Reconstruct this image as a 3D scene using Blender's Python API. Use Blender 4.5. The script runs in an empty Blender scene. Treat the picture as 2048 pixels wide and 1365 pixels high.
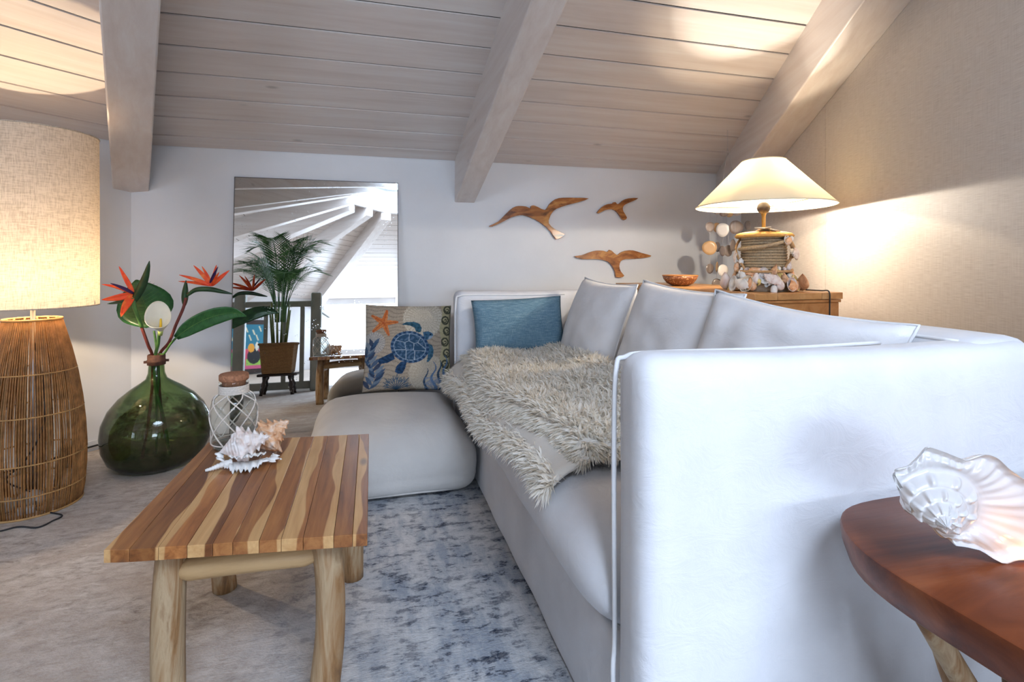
import bpy, bmesh, math, random
import numpy as np
from mathutils import Vector, Matrix, noise as mnoise

random.seed(7)
PI = math.pi
scene = bpy.context.scene
COL = scene.collection

# ------------------------------------------------------------------ camera
EYE = 1.05
FOC = 1050.0            # focal length in pixels of the 2048 px wide frame
HOR = 528.0             # row of the horizon
YAW = math.atan(281.0 / FOC)
cam_d = bpy.data.cameras.new('camera')
cam_d.sensor_width = 36.0
cam_d.lens = FOC / 2048 * 36.0
cam_d.shift_y = -(682.5 - HOR) / 2048
cam_d.clip_start = 0.02
cam = bpy.data.objects.new('camera', cam_d)
cam.location = (0, 0, EYE)
cam.rotation_euler = (PI / 2, 0, -YAW)
COL.objects.link(cam)
scene.camera = cam

# ------------------------------------------------------------------ world, daylight, added fill lights, exposure
world = bpy.data.worlds.new('sky')
scene.world = world
world.use_nodes = True
world.node_tree.nodes['Background'].inputs[0].default_value = (0.75, 0.87, 1.0, 1)
world.node_tree.nodes['Background'].inputs[1].default_value = 1.5

SKY_POWER = 245.0
REAR_FILL_POWER = 230.0  # added fill from behind the camera, brightens the back wall
LEFT_FILL_POWER = 110.0  # added fill from the left, brightens the sofa cushions
sd = bpy.data.lights.new('skylight_daylight', 'AREA')
sd.shape = 'DISK'
sd.size = 2.0
sd.energy = SKY_POWER
sd.color = (0.64, 0.78, 1.0)
so = bpy.data.objects.new('skylight_daylight', sd)
so.location = (0.68, -1.8, 3.42)
COL.objects.link(so)
for nm, loc, rot, sx, sy, pw in (('rear_fill_light', (.69, -7.22, 1.035), (math.pi / 2, 0, 0), 3.7, 1.15, REAR_FILL_POWER),
                                 ('left_fill_light', (-4.38, -2.0, 1.035), (math.pi / 2, 0, -math.pi / 2), 2.8, 1.15, LEFT_FILL_POWER)):
    wd = bpy.data.lights.new(nm, 'AREA')
    wd.shape = 'RECTANGLE'; wd.size = sx; wd.size_y = sy
    wd.energy = pw; wd.color = (0.65, 0.79, 1.0)
    wo = bpy.data.objects.new(nm, wd)
    wo.location = loc; wo.rotation_euler = rot
    COL.objects.link(wo)

vs = scene.view_settings
vs.view_transform = 'Standard'
vs.look = 'None'
vs.exposure = 0.06
vs.gamma = 1.0
vs.use_curve_mapping = False
cy = scene.cycles
cy.use_denoising = True
cy.use_adaptive_sampling = True
cy.adaptive_threshold = 0.06
cy.adaptive_min_samples = 20
cy.max_bounces = 6
cy.diffuse_bounces = 3
cy.glossy_bounces = 3
cy.transmission_bounces = 8
cy.transparent_max_bounces = 14
cy.caustics_reflective = False
cy.caustics_refractive = False
cy.sample_clamp_indirect = 6.0


# ------------------------------------------------------------------ helpers: measuring
def ray(px, py):
    u = (px - 1024) / FOC
    v = (HOR - py) / FOC
    s, c = math.sin(YAW), math.cos(YAW)
    return Vector((s + u * c, c - u * s, v))


def at(px, py, d):                 # point seen at a pixel, d metres deep
    return Vector((0, 0, EYE)) + ray(px, py) * d


def onY(px, py, Y):
    r = ray(px, py)
    return Vector((0, 0, EYE)) + r * (Y / r.y)


def onZ(px, py, Z):
    r = ray(px, py)
    return Vector((0, 0, EYE)) + r * ((Z - EYE) / r.z)


# ------------------------------------------------------------------ helpers: objects
def tag(o, label=None, cat=None, group=None, kind=None):
    if label: o['label'] = label
    if cat: o['category'] = cat
    if group: o['group'] = group
    if kind: o['kind'] = kind
    return o


def thing(name, label, cat, loc=(0, 0, 0), rotz=0.0, group=None, kind=None):
    o = bpy.data.objects.new(name, None)
    o.empty_display_size = 0.05
    COL.objects.link(o)
    o.location = loc
    o.rotation_euler = (0, 0, rotz)
    return tag(o, label, cat, group, kind)


def obj(name, vf, mat, parent=None, world=False, smooth=True, solid=0.0, bevel=0.0, sub=0, auto=None):
    verts, faces = vf
    if world and parent is not None:
        off = Vector(parent.location)
        if parent.parent is not None:
            off = off + Vector(parent.parent.location)
        verts = [Vector(v) - off for v in verts]
    me = bpy.data.meshes.new(name)
    me.from_pydata([tuple(v) for v in verts], [], [tuple(f) for f in faces])
    me.update()
    if smooth:
        me.polygons.foreach_set('use_smooth', [True] * len(me.polygons))
        if auto is not None:
            me.set_sharp_from_angle(angle=math.radians(auto))
    o = bpy.data.objects.new(name, me)
    COL.objects.link(o)
    if mat: me.materials.append(mat)
    if parent is not None: o.parent = parent
    if solid:
        m = o.modifiers.new('thickness', 'SOLIDIFY'); m.thickness = solid; m.offset = 0
    if bevel:
        m = o.modifiers.new('bevel', 'BEVEL'); m.width = bevel; m.segments = 2; m.limit_method = 'ANGLE'
    if sub:
        m = o.modifiers.new('subdivision', 'SUBSURF'); m.levels = sub; m.render_levels = sub
    return o


def join(*parts):
    V, F = [], []
    for v, f in parts:
        n = len(V)
        V += [Vector(p) for p in v]
        F += [tuple(i + n for i in q) for q in f]
    return V, F


def xf(vf, M):
    return [M @ Vector(v) for v in vf[0]], vf[1]


def move(vf, x, y, z):
    return xf(vf, Matrix.Translation((x, y, z)))


def box(x0, x1, y0, y1, z0, z1):
    v = [(x0, y0, z0), (x1, y0, z0), (x1, y1, z0), (x0, y1, z0), (x0, y0, z1), (x1, y0, z1), (x1, y1, z1), (x0, y1, z1)]
    f = [(0, 3, 2, 1), (4, 5, 6, 7), (0, 1, 5, 4), (1, 2, 6, 5), (2, 3, 7, 6), (3, 0, 4, 7)]
    return [Vector(p) for p in v], f


def hexa(bottom, top):             # eight corner solid from two quads
    f = [(0, 3, 2, 1), (4, 5, 6, 7), (0, 1, 5, 4), (1, 2, 6, 5), (2, 3, 7, 6), (3, 0, 4, 7)]
    return [Vector(p) for p in list(bottom) + list(top)], f


def prism(poly, h0, h1):           # xy polygon extruded in z
    n = len(poly)
    v = [Vector((p[0], p[1], h0)) for p in poly] + [Vector((p[0], p[1], h1)) for p in poly]
    f = [tuple(range(n - 1, -1, -1)), tuple(range(n, 2 * n))]
    f += [(i, (i + 1) % n, n + (i + 1) % n, n + i) for i in range(n)]
    return v, f


def lathe(prof, n=32, cap0=False, cap1=False, wob=None):
    V, F = [], []
    for (r, z) in prof:
        for i in range(n):
            a = 2 * PI * i / n
            rr = r * (wob(a, z) if wob else 1)
            V.append(Vector((rr * math.cos(a), rr * math.sin(a), z)))
    for j in range(len(prof) - 1):
        for i in range(n):
            k = (i + 1) % n
            F.append((j * n + i, j * n + k, (j + 1) * n + k, (j + 1) * n + i))
    if cap0: F.append(tuple(range(n - 1, -1, -1)))
    if cap1: F.append(tuple(range((len(prof) - 1) * n, len(prof) * n)))
    return V, F


def tube(path, rad, n=8, closed=False, flat=1.0):
    P = [Vector(p) for p in path]
    m = len(P)
    if not hasattr(rad, '__len__'): rad = [rad] * m
    V, F = [], []
    prev = None
    for i in range(m):
        if closed:
            t = (P[(i + 1) % m] - P[i - 1])
        else:
            t = P[min(i + 1, m - 1)] - P[max(i - 1, 0)]
        t = t.normalized() if t.length > 1e-9 else Vector((0, 0, 1))
        if prev is None:
            a = Vector((0, 0, 1)) if abs(t.z) < 0.9 else Vector((1, 0, 0))
            u = t.cross(a).normalized()
        else:
            u = (prev - t * prev.dot(t))
            u = u.normalized() if u.length > 1e-6 else t.orthogonal().normalized()
        prev = u
        w = t.cross(u)
        for k in range(n):
            a = 2 * PI * k / n
            V.append(P[i] + u * (rad[i] * math.cos(a)) + w * (rad[i] * flat * math.sin(a)))
    for i in range(m if closed else m - 1):
        j = (i + 1) % m
        for k in range(n):
            l = (k + 1) % n
            F.append((i * n + k, i * n + l, j * n + l, j * n + k))
    if not closed:
        F.append(tuple(range(n - 1, -1, -1)))
        F.append(tuple(range((m - 1) * n, m * n)))
    return V, F


def spline(pts, n=24):             # Catmull-Rom through the points
    P = [Vector(p) for p in pts]
    P = [P[0] * 2 - P[1]] + P + [P[-1] * 2 - P[-2]]
    out = []
    segs = len(P) - 3
    for i in range(n + 1):
        t = i / n * segs
        k = min(int(t), segs - 1)
        s = t - k
        a, b, c, d = P[k:k + 4]
        out.append(0.5 * ((2 * b) + (c - a) * s + (2 * a - 5 * b + 4 * c - d) * s * s + (3 * b - a - 3 * c + d) * s ** 3))
    return out


def ball(r, n=16, m=10, sx=1, sy=1, sz=1):
    prof = [(r * math.sin(PI * j / m) if 0 < j < m else 1e-4, -r * math.cos(PI * j / m)) for j in range(m + 1)]
    V, F = lathe(prof, n)
    return [Vector((v.x * sx, v.y * sy, v.z * sz)) for v in V], F


def rbox(x0, x1, y0, y1, z0, z1, r, n=(8, 8, 8), deform=None):
    c = Vector(((x0 + x1) / 2, (y0 + y1) / 2, (z0 + z1) / 2))
    h = Vector(((x1 - x0) / 2, (y1 - y0) / 2, (z1 - z0) / 2))
    def axis(hh, k):
        e = [-hh, -hh + r * .25, -hh + r * .55]
        inner = [(-hh + r) + (2 * hh - 2 * r) * i / k for i in range(k + 1)]
        return e + inner + [-q for q in reversed(e)]
    A = [axis(h[i], n[i]) for i in range(3)]
    idx, V, F = {}, [], []
    def vert(p):
        q = Vector([max(-h[i] + r, min(h[i] - r, p[i])) for i in range(3)])
        d = Vector(p) - q
        s = q + (d.normalized() * r if d.length > 1e-9 else d)
        key = tuple(round(t, 5) for t in p)
        if key not in idx:
            s = s + c
            if deform: s = deform(s)
            idx[key] = len(V); V.append(s)
        return idx[key]
    for ax in range(3):
        b, d = (ax + 1) % 3, (ax + 2) % 3
        for sg in (-1, 1):
            for i in range(len(A[b]) - 1):
                for j in range(len(A[d]) - 1):
                    q = []
                    for (ii, jj) in ((i, j), (i + 1, j), (i + 1, j + 1), (i, j + 1)):
                        p = [0, 0, 0]; p[ax] = sg * h[ax]; p[b] = A[b][ii]; p[d] = A[d][jj]
                        q.append(vert(p))
                    F.append(tuple(q) if sg > 0 else tuple(reversed(q)))
    return V, F


def pillow(w, h, t, n=24, pinch=0.05, p=0.45, wr=0.004, seed=0):
    """knife edge cushion in the xz plane, thickness along y, centred"""
    V, F = [], []
    for side in (-1, 1):
        for j in range(n + 1):
            for i in range(n + 1):
                u, v = 2 * i / n - 1, 2 * j / n - 1
                x = w / 2 * u * (1 - pinch * (1 - v * v))
                z = h / 2 * v * (1 - pinch * (1 - u * u))
                y = t / 2 * ((1 - u * u) * (1 - v * v) + 1e-9) ** p
                y += wr * mnoise.noise((u * 3 + seed, v * 3, side * 4.)) * (1 - max(abs(u), abs(v)) ** 4)
                V.append(Vector((x, side * max(y, 0.0), z)))
    m = (n + 1) ** 2
    def back(i, j):
        return j * (n + 1) + i if (i in (0, n) or j in (0, n)) else m + j * (n + 1) + i
    for j in range(n):
        for i in range(n):
            a, b, c, d = j * (n + 1) + i, j * (n + 1) + i + 1, (j + 1) * (n + 1) + i + 1, (j + 1) * (n + 1) + i
            F.append((a, b, c, d))
            F.append((back(i, j + 1), back(i + 1, j + 1), back(i + 1, j), back(i, j)))
    return V, F


def outline(w, h, n=24, pinch=0.05):   # the edge of pillow(), for its piping
    P = []
    for k in range(4 * n):
        s, q = k // n, k % n / n * 2 - 1
        u, v = [(q, -1), (1, q), (-q, 1), (-1, -q)][s]
        P.append(Vector((w / 2 * u * (1 - pinch * (1 - v * v)), 0, h / 2 * v * (1 - pinch * (1 - u * u)))))
    return P


def blade(path, widths, side, fold=0.2, cols=2):
    """petal or leaf: a creased strip along path"""
    P = [Vector(p) for p in path]
    V, F = [], []
    nc = 2 * cols + 1
    for i, p in enumerate(P):
        t = (P[min(i + 1, len(P) - 1)] - P[max(i - 1, 0)]).normalized()
        s = Vector(side) - t * Vector(side).dot(t)
        s = s.normalized()
        nn = t.cross(s)
        for k in range(nc):
            q = (k - cols) / cols
            V.append(p + s * (widths[i] * q) + nn * (abs(q) * fold * widths[i]))
    for i in range(len(P) - 1):
        for k in range(nc - 1):
            F.append((i * nc + k, i * nc + k + 1, (i + 1) * nc + k + 1, (i + 1) * nc + k))
    return V, F


# ------------------------------------------------------------------ helpers: materials
class NT:
    def __init__(self, name):
        self.m = bpy.data.materials.new(name)
        self.m.use_nodes = True
        self.t = self.m.node_tree
        self.b = self.t.nodes['Principled BSDF']
        self.out = self.t.nodes['Material Output']

    def n(self, typ, **kw):
        nd = self.t.nodes.new(typ)
        for k, v in kw.items():
            if k.startswith('i_'):
                nd.inputs[k[2:].replace('_', ' ')].default_value = v
            else:
                setattr(nd, k, v)
        return nd

    def l(self, a, b):
        self.t.links.new(a, b)

    def set(self, **kw):
        for k, v in kw.items():
            self.b.inputs[k.replace('_', ' ')].default_value = v

    def coord(self, scale=(1, 1, 1), rot=(0, 0, 0), kind='Object', rnd=0.0):
        tc = self.n('ShaderNodeTexCoord')
        mp = self.n('ShaderNodeMapping')
        mp.inputs['Scale'].default_value = scale
        mp.inputs['Rotation'].default_value = rot
        self.l(tc.outputs[kind], mp.inputs['Vector'])
        if rnd:
            oi = self.n('ShaderNodeObjectInfo')
            mu = self.n('ShaderNodeMath', operation='MULTIPLY'); mu.inputs[1].default_value = rnd
            self.l(oi.outputs['Random'], mu.inputs[0])
            self.l(mu.outputs[0], mp.inputs['Location'])
        return mp.outputs['Vector']

    def noise(self, vec, scale=5, detail=4, rough=.55, dist=0.0):
        nd = self.n('ShaderNodeTexNoise')
        nd.inputs['Scale'].default_value = scale
        nd.inputs['Detail'].default_value = detail
        nd.inputs['Roughness'].default_value = rough
        nd.inputs['Distortion'].default_value = dist
        if vec is not None: self.l(vec, nd.inputs['Vector'])
        return nd.outputs['Fac']

    def ramp(self, fac, stops, interp='LINEAR'):
        r = self.n('ShaderNodeValToRGB')
        cr = r.color_ramp
        cr.interpolation = interp
        while len(cr.elements) < len(stops): cr.elements.new(0.5)
        for e, (p, c) in zip(cr.elements, stops):
            e.position = p
            e.color = (*c, 1) if len(c) == 3 else c
        self.l(fac, r.inputs['Fac'])
        return r.outputs['Color']

    def mix(self, fac, a, b, mode='MIX'):
        m = self.n('ShaderNodeMix', data_type='RGBA', blend_type=mode)
        for s, x in ((m.inputs[0], fac), (m.inputs[6], a), (m.inputs[7], b)):
            if hasattr(x, 'links'): self.l(x, s)
            elif isinstance(x, (int, float)): s.default_value = x
            else: s.default_value = (*x, 1)
        return m.outputs[2]

    def math(self, op, a, b=None, clamp=False):
        m = self.n('ShaderNodeMath', operation=op, use_clamp=clamp)
        for i, x in enumerate((a, b)):
            if x is None: continue
            if hasattr(x, 'links'): self.l(x, m.inputs[i])
            else: m.inputs[i].default_value = x
        return m.outputs[0]

    def bump(self, h, strength=.3, dist=.01, base=None):
        b = self.n('ShaderNodeBump')
        b.inputs['Strength'].default_value = strength
        b.inputs['Distance'].default_value = dist
        self.l(h, b.inputs['Height'])
        if base is not None: self.l(base, b.inputs['Normal'])
        self.l(b.outputs['Normal'], self.b.inputs['Normal'])
        return b.outputs['Normal']

    def fresnel(self, ior):            # the same reflection from either side of a pane
        g = self.n('ShaderNodeNewGeometry')
        f = self.n('ShaderNodeFresnel')
        self.l(self.math('ADD', self.math('MULTIPLY', g.outputs['Backfacing'], 1 / ior - ior), ior), f.inputs['IOR'])
        return f

    def color(self, c):
        if hasattr(c, 'links'): self.l(c, self.b.inputs['Base Color'])
        else: self.b.inputs['Base Color'].default_value = (*c, 1)


def plain(name, c, rough=.6, metal=0, var=.12, scale=12, bump=0, bscale=60, spec=.4, bdist=.004):
    k = NT(name)
    v = k.coord()
    f = k.noise(v, scale, 4)
    d = tuple(max(0, x * (1 - var)) for x in c)
    e = tuple(min(1, x * (1 + var)) for x in c)
    k.color(k.ramp(f, [(.3, d), (.7, e)]))
    k.set(Roughness=rough, Metallic=metal, Specular_IOR_Level=spec)
    if bump: k.bump(k.noise(v, bscale, 3), bump, bdist)
    return k.m


def wood(name, cols, axis=1, stretch=12, scale=5, rough=.45, bump=.15, rnd=10., dist=.6, spec=.4):
    """grain running along an axis of the object"""
    k = NT(name)
    s = [stretch] * 3
    s[axis] = 1
    v = k.coord(tuple(x * scale / 5 for x in s), rnd=rnd)
    f = k.noise(v, 1.6, 5, .6, dist)
    n = len(cols)
    k.color(k.ramp(f, [(.25 + .5 * i / (n - 1), c) for i, c in enumerate(cols)]))
    k.set(Roughness=rough, Specular_IOR_Level=spec)
    fine = k.noise(k.coord(tuple(x * scale for x in s), rnd=rnd), 4, 3)
    k.bump(fine, bump, .002)
    return k.m


def cloth(name, c, weave=900, bump=.25, wr=.0, wscale=6, rough=.95, var=.05):
    k = NT(name)
    v = k.coord()
    f = k.noise(v, 7, 4)
    k.color(k.ramp(f, [(.3, tuple(x * (1 - var) for x in c)), (.7, tuple(min(1, x * (1 + var)) for x in c))]))
    k.set(Roughness=rough, Specular_IOR_Level=.15, Sheen_Weight=.1)
    nb = None
    if wr:
        w = k.noise(k.coord((1, 1, 1.6)), wscale, 5, .6, 1.2)
        nb = k.bump(w, wr, .03)
    k.bump(k.noise(v, weave, 2), bump, .001, nb)
    return k.m


def emit(name, c, strength):
    k = NT(name)
    k.color((0.9, 0.85, 0.75))
    k.b.inputs['Emission Color'].default_value = (*c, 1)
    k.b.inputs['Emission Strength'].default_value = strength
    return k.m


def thin_glass(name, tint=(.97, .98, .98), rough=.02):
    k = NT(name)
    k.t.nodes.remove(k.b)
    tr = k.n('ShaderNodeBsdfTransparent'); tr.inputs[0].default_value = (*tint, 1)
    gl = k.n('ShaderNodeBsdfGlossy'); gl.inputs['Roughness'].default_value = rough
    fr = k.fresnel(1.45)
    mx = k.n('ShaderNodeMixShader')
    k.l(fr.outputs[0], mx.inputs[0]); k.l(tr.outputs[0], mx.inputs[1]); k.l(gl.outputs[0], mx.inputs[2])
    k.l(mx.outputs[0], k.out.inputs['Surface'])
    return k


def translucent(name, c, t=.6, weave=None, rough=.9, wc=None, tc=None):
    """lamp shade cloth: part diffuse, part letting light through"""
    k = NT(name)
    k.t.nodes.remove(k.b)
    di = k.n('ShaderNodeBsdfDiffuse'); tl = k.n('ShaderNodeBsdfTranslucent')
    mx = k.n('ShaderNodeMixShader'); mx.inputs[0].default_value = t
    if weave:
        v1 = k.coord((weave, weave, weave * .12)); v2 = k.coord((weave * .1, weave * .1, weave))
        a = k.noise(v1, 1, 3); b = k.noise(v2, 1, 3)
        f = k.math('ADD', k.math('MULTIPLY', a, .5), k.math('MULTIPLY', b, .5))
        c1 = k.ramp(f, [(.38, wc), (.56, c)])
        c2 = k.ramp(f, [(.38, tuple(x * .62 for x in (tc or c))), (.56, tc or c)])
        k.l(c1, di.inputs[0]); k.l(c2, tl.inputs[0])
    else:
        di.inputs[0].default_value = (*c, 1); tl.inputs[0].default_value = (*(tc or c), 1)
    k.l(di.outputs[0], mx.inputs[1]); k.l(tl.outputs[0], mx.inputs[2])
    k.l(mx.outputs[0], k.out.inputs['Surface'])
    return k.m


def point_light(name, loc, energy, color, radius, parent=None):
    d = bpy.data.lights.new(name, 'POINT')
    d.energy = energy; d.color = color; d.shadow_soft_size = radius
    o = bpy.data.objects.new(name, d)
    COL.objects.link(o)
    o.location = loc
    if parent is not None:
        o.parent = parent
    return o


M = {}
M['plaster'] = plain('white_plaster', (.74, .74, .75), .85, var=.03, scale=3, bump=.12, bscale=40, spec=.2)
def whitewash(name, axis):
    k = NT(name)
    s = [9, 9, 9]; s[axis] = .55
    v = k.coord(tuple(s), rnd=30)
    f = k.noise(v, 2.2, 6, .62, .35)
    fine = k.noise(k.coord(tuple(x * 7 for x in s), rnd=30), 2, 2)
    c1 = k.ramp(f, [(.28, (.62, .53, .48)), (.5, (.70, .62, .575)), (.72, (.76, .71, .675))])
    c2 = k.mix(k.math('MULTIPLY', fine, .25), c1, (.76, .73, .71))
    kn = k.n('ShaderNodeTexVoronoi'); kn.inputs['Scale'].default_value = 1.0
    s2 = [5.5, 5.5, 5.5]; s2[axis] = 2.2
    k.l(k.coord(tuple(s2), rnd=30), kn.inputs['Vector'])
    kf = k.ramp(kn.outputs['Distance'], [(.03, (1, 1, 1)), (.09, (0, 0, 0))])
    k.color(k.mix(k.math('MULTIPLY', kf, .55), c2, (.33, .29, .27)))
    k.set(Roughness=.36, Specular_IOR_Level=.5)
    k.bump(fine, .08, .002)
    return k.m
M['plank'] = whitewash('whitewashed_planks', 0)
M['beam'] = whitewash('whitewashed_beams', 0)
M['deck'] = plain('dark_roof_deck', (.022, .018, .016), .9)
# woven wallpaper
k = NT('woven_wallpaper')
va = k.coord((20, 20, 480)); vb = k.coord((330, 330, 10))
wa = k.noise(va, 1, 3); wb = k.noise(vb, 1, 3)
wf = k.math('ADD', k.math('MULTIPLY', wa, .68), k.math('MULTIPLY', wb, .32))
k.color(k.ramp(wf, [(.34, (.53, .455, .395)), (.5, (.63, .56, .495)), (.66, (.70, .635, .57))]))
k.set(Roughness=.5, Specular_IOR_Level=.4)
k.bump(wf, .15, .0015)
M['wallpaper'] = k.m
M['dark_line'] = plain('dark_edge', (.12, .10, .09), .6)
M['white_paint'] = plain('white_paint', (.75, .75, .76), .5, var=.03)
M['floor'] = wood('floor_boards', [(.42, .33, .26), (.5, .41, .33)], 1, 10)

# distressed rug
k = NT('distressed_rug')
v = k.coord()
big = k.noise(k.coord((1.0, 1.5, 1)), 2.6, 4, .6, .5)
blk = k.noise(k.coord((7, 2.2, 1)), 1.5, 5, .65, .2)
mid = k.noise(k.coord((1.0, 2.0, 1)), 15, 7, .72, .3)
fin = k.noise(k.coord((1, 1.7, 1)), 75, 3, .7)
brush = k.noise(k.coord((1.1, 2.3, 1), (0, 0, .4)), 15, 7, .74, .5)
base = k.ramp(brush, [(.34, (.27, .225, .195)), (.48, (.46, .41, .37)), (.62, (.61, .565, .525))])
base = k.mix(k.ramp(big, [(.42, (0, 0, 0)), (.62, (.8, .8, .8))]), base, (.40, .335, .29))
sep = k.n('ShaderNodeSeparateXYZ'); k.l(v, sep.inputs[0])
mx = k.n('ShaderNodeMapRange'); mx.interpolation_type = 'SMOOTHSTEP'
mx.inputs['From Min'].default_value = -.42; mx.inputs['From Max'].default_value = .15
k.l(k.math('ADD', sep.outputs['X'], k.math('MULTIPLY', k.math('SUBTRACT', big, .5), .5)), mx.inputs['Value'])
B = mx.outputs[0]
pale = k.ramp(mid, [(.36, (.36, .36, .37)), (.52, (.52, .515, .515)), (.66, (.62, .61, .60))])
c = k.mix(B, base, pale)
patch = k.ramp(blk, [(.44, (0, 0, 0)), (.60, (1, 1, 1))])
c = k.mix(k.math('MULTIPLY', k.math('MULTIPLY', B, patch), .68), c, (.17, .215, .28))
dots = k.ramp(mid, [(.42, (1, 1, 1)), (.475, (0, 0, 0))])
reach = k.math('ADD', k.math('MULTIPLY', patch, .65), .4)
c = k.mix(k.math('MULTIPLY', k.math('MULTIPLY', dots, B), reach), c, (.035, .045, .07))
c = k.mix(k.math('MULTIPLY', k.ramp(fin, [(.4, (0, 0, 0)), (.7, (1, 1, 1))]), .35), c, (.52, .50, .49))
k.color(c)
k.set(Roughness=1, Specular_IOR_Level=.05)
k.bump(fin, .6, .006)
M['rug'] = k.m

# ================================================================== the room: an eight sided loft under a timber roof
AP = Vector((0.68, -1.8, 0))
KNEE, RISE = 1.76, 1.728
OFF = [(-2.06, 5.4), (2.06, 5.4), (5.04, 2.42), (5.04, -2.42), (2.06, -5.4), (-2.06, -5.4), (-5.04, -2.42), (-5.04, 2.42)]
CORN = [Vector((AP.x + a, AP.y + b, 0)) for a, b in OFF]
RING = 0.80


def roof(c, t):
    p = c + (AP - c) * t
    return Vector((p.x, p.y, KNEE + RISE * t))


fl = obj('floor', prism([(c.x, c.y) for c in CORN], -.12, 0), M['floor'], smooth=False)
tag(fl, 'pale timber floor under the rug', 'floor', kind='structure')
WALLS = [('wall_back', 0), ('wall_right_front', 1), ('wall_far_right', 2), ('wall_rear_right', 3),
         ('wall_rear', 4), ('wall_rear_left', 5), ('wall_far_left', 6), ('wall_left', 7)]
WLAB = {'wall_back': 'white plaster wall behind the mirror and wooden gulls',
        'wall_left': 'white plaster wall behind the tall lamp and green vase',
        'wall_right_front': 'white plaster wall hidden behind the papered partition',
        'wall_far_right': 'white plaster wall on the far right of the loft',
        'wall_rear_right': 'white plaster wall at the rear right of the loft',
        'wall_rear': 'white plaster wall at the rear, seen in the mirror',
        'wall_rear_left': 'white plaster wall at the rear left behind the railing',
        'wall_far_left': 'white plaster wall on the far left of the loft'}
M['pane'] = thin_glass('window_glass').m
OPEN = {4: (.2, 3.9, .46, 1.61, 'added_window_2', 'wide window added in the rear wall for fill light'), 6: (.82, 3.62, .46, 1.61, 'added_window_3', 'wide window added in the far left wall for fill light')}  # both windows are added to carry the fill lights
for nm, i in WALLS:
    a, b = CORN[i], CORN[(i + 1) % 8]
    d = (b - a).normalized()
    out = Vector((-d.y, d.x, 0))
    if out.dot(a - AP) < 0: out = -out
    e0, e1 = a - d * .02, b + d * .02
    def slab(q0, q1, z0, z1):
        bot = [q0, q1, q1 + out * .12, q0 + out * .12]
        return hexa([p + Vector((0, 0, z0)) for p in bot], [p + Vector((0, 0, z1)) for p in bot])
    if i in OPEN:                                       # opening for an added fill window
        s0, s1, z0, z1, wn, wl = OPEN[i]
        w0, w1 = a + d * s0, a + d * s1
        geo = join(slab(e0, w0, -.1, KNEE + .01), slab(w1, e1, -.1, KNEE + .01), slab(w0, w1, -.1, z0), slab(w0, w1, z1, KNEE + .01))
        we = thing(wn, wl, 'window', (w0 + w1) / 2 + Vector((0, 0, z0)), kind='structure')
        def bar(q0, q1, za, zb, o0=.03, o1=.09):
            bt = [q0 + out * o0, q1 + out * o0, q1 + out * o1, q0 + out * o1]
            return hexa([p + Vector((0, 0, za)) for p in bt], [p + Vector((0, 0, zb)) for p in bt])
        n_ = 3 if s1 - s0 > 2.5 else 2
        obj('frame_bar', bar(w0, w1, z0, z0 + .05), M['white_paint'], we, world=True, smooth=False)
        obj('frame_bar', bar(w0, w1, z1 - .05, z1), M['white_paint'], we, world=True, smooth=False)
        for j in range(n_ + 1):
            p = w0.lerp(w1, j / n_)
            obj('frame_bar', bar(p - d * .025, p + d * .025, z0 + .05, z1 - .05), M['white_paint'], we, world=True, smooth=False)
            if j < n_:
                p2 = w0.lerp(w1, (j + 1) / n_)
                obj('pane', bar(p + d * .025, p2 - d * .025, z0 + .05, z1 - .05, .055, .061), M['pane'], we, world=True, smooth=False)
    else:
        geo = slab(e0, e1, -.1, KNEE + .01)
    w = obj(nm, geo, M['plaster'], smooth=False)
    tag(w, WLAB[nm], 'wall', kind='structure')
for nm, i, lab in (('baseboard_back', 0, 'white baseboard along the wall behind the mirror'),
                   ('baseboard_left', 7, 'white baseboard along the wall behind the tall lamp')):
    a, b = CORN[i], CORN[(i + 1) % 8]
    d = (b - a).normalized()
    inn = (AP - a); inn = (inn - d * inn.dot(d)).normalized()
    bot = [a, b, b + inn * .012, a + inn * .012]
    w = obj(nm, hexa([p + Vector((0, 0, .0)) for p in bot], [p + Vector((0, 0, .055)) for p in bot]), M['white_paint'], smooth=False)
    tag(w, lab, 'baseboard', kind='structure')

# ceiling deck with every board as a piece of its own
V, F = [], []
for i in range(8):
    a, b = CORN[i], CORN[(i + 1) % 8]
    up = Vector((0, 0, .0075))
    n = len(V)
    q = [roof(a, -.02) + up, roof(b, -.02) + up, roof(b, RING) + up, roof(a, RING) + up]
    V += q + [p + Vector((0, 0, .05)) for p in q]
    F += [tuple(n + j for j in f) for f in ((0, 1, 2, 3), (7, 6, 5, 4), (0, 4, 5, 1), (1, 5, 6, 2), (2, 6, 7, 3), (3, 7, 4, 0))]
ceil = obj('ceiling', (V, F), M['deck'], smooth=False)
tag(ceil, 'sloping whitewashed board ceiling of the loft', 'ceiling', kind='structure')
for i in range(8):
    a, b = CORN[i], CORN[(i + 1) % 8]
    d = (b - a).normalized()
    rz = math.atan2(d.y, d.x)
    org = (a + b) / 2
    Mi = (Matrix.Translation(org) @ Matrix.Rotation(rz, 4, 'Z')).inverted()
    inn = AP - a
    apo = (inn - d * inn.dot(d)).length
    s = 0.0
    nxt = .124 if i == 0 else .15
    while s < RING * apo - .02:
        e = min(nxt, RING * apo)
        t0, t1 = (s + .0055) / apo, (e - .0055) / apo
        q = [roof(a, t0), roof(b, t0), roof(b, t1), roof(a, t1)]
        lo = [Mi @ p for p in q]
        hi = [Mi @ (p + Vector((0, 0, .0065))) for p in q]
        o = obj('plank', hexa(lo, hi), M['plank'], ceil, smooth=False)
        o.location = org
        o.rotation_euler = (0, 0, rz)
        s, nxt = nxt, nxt + .192


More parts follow.
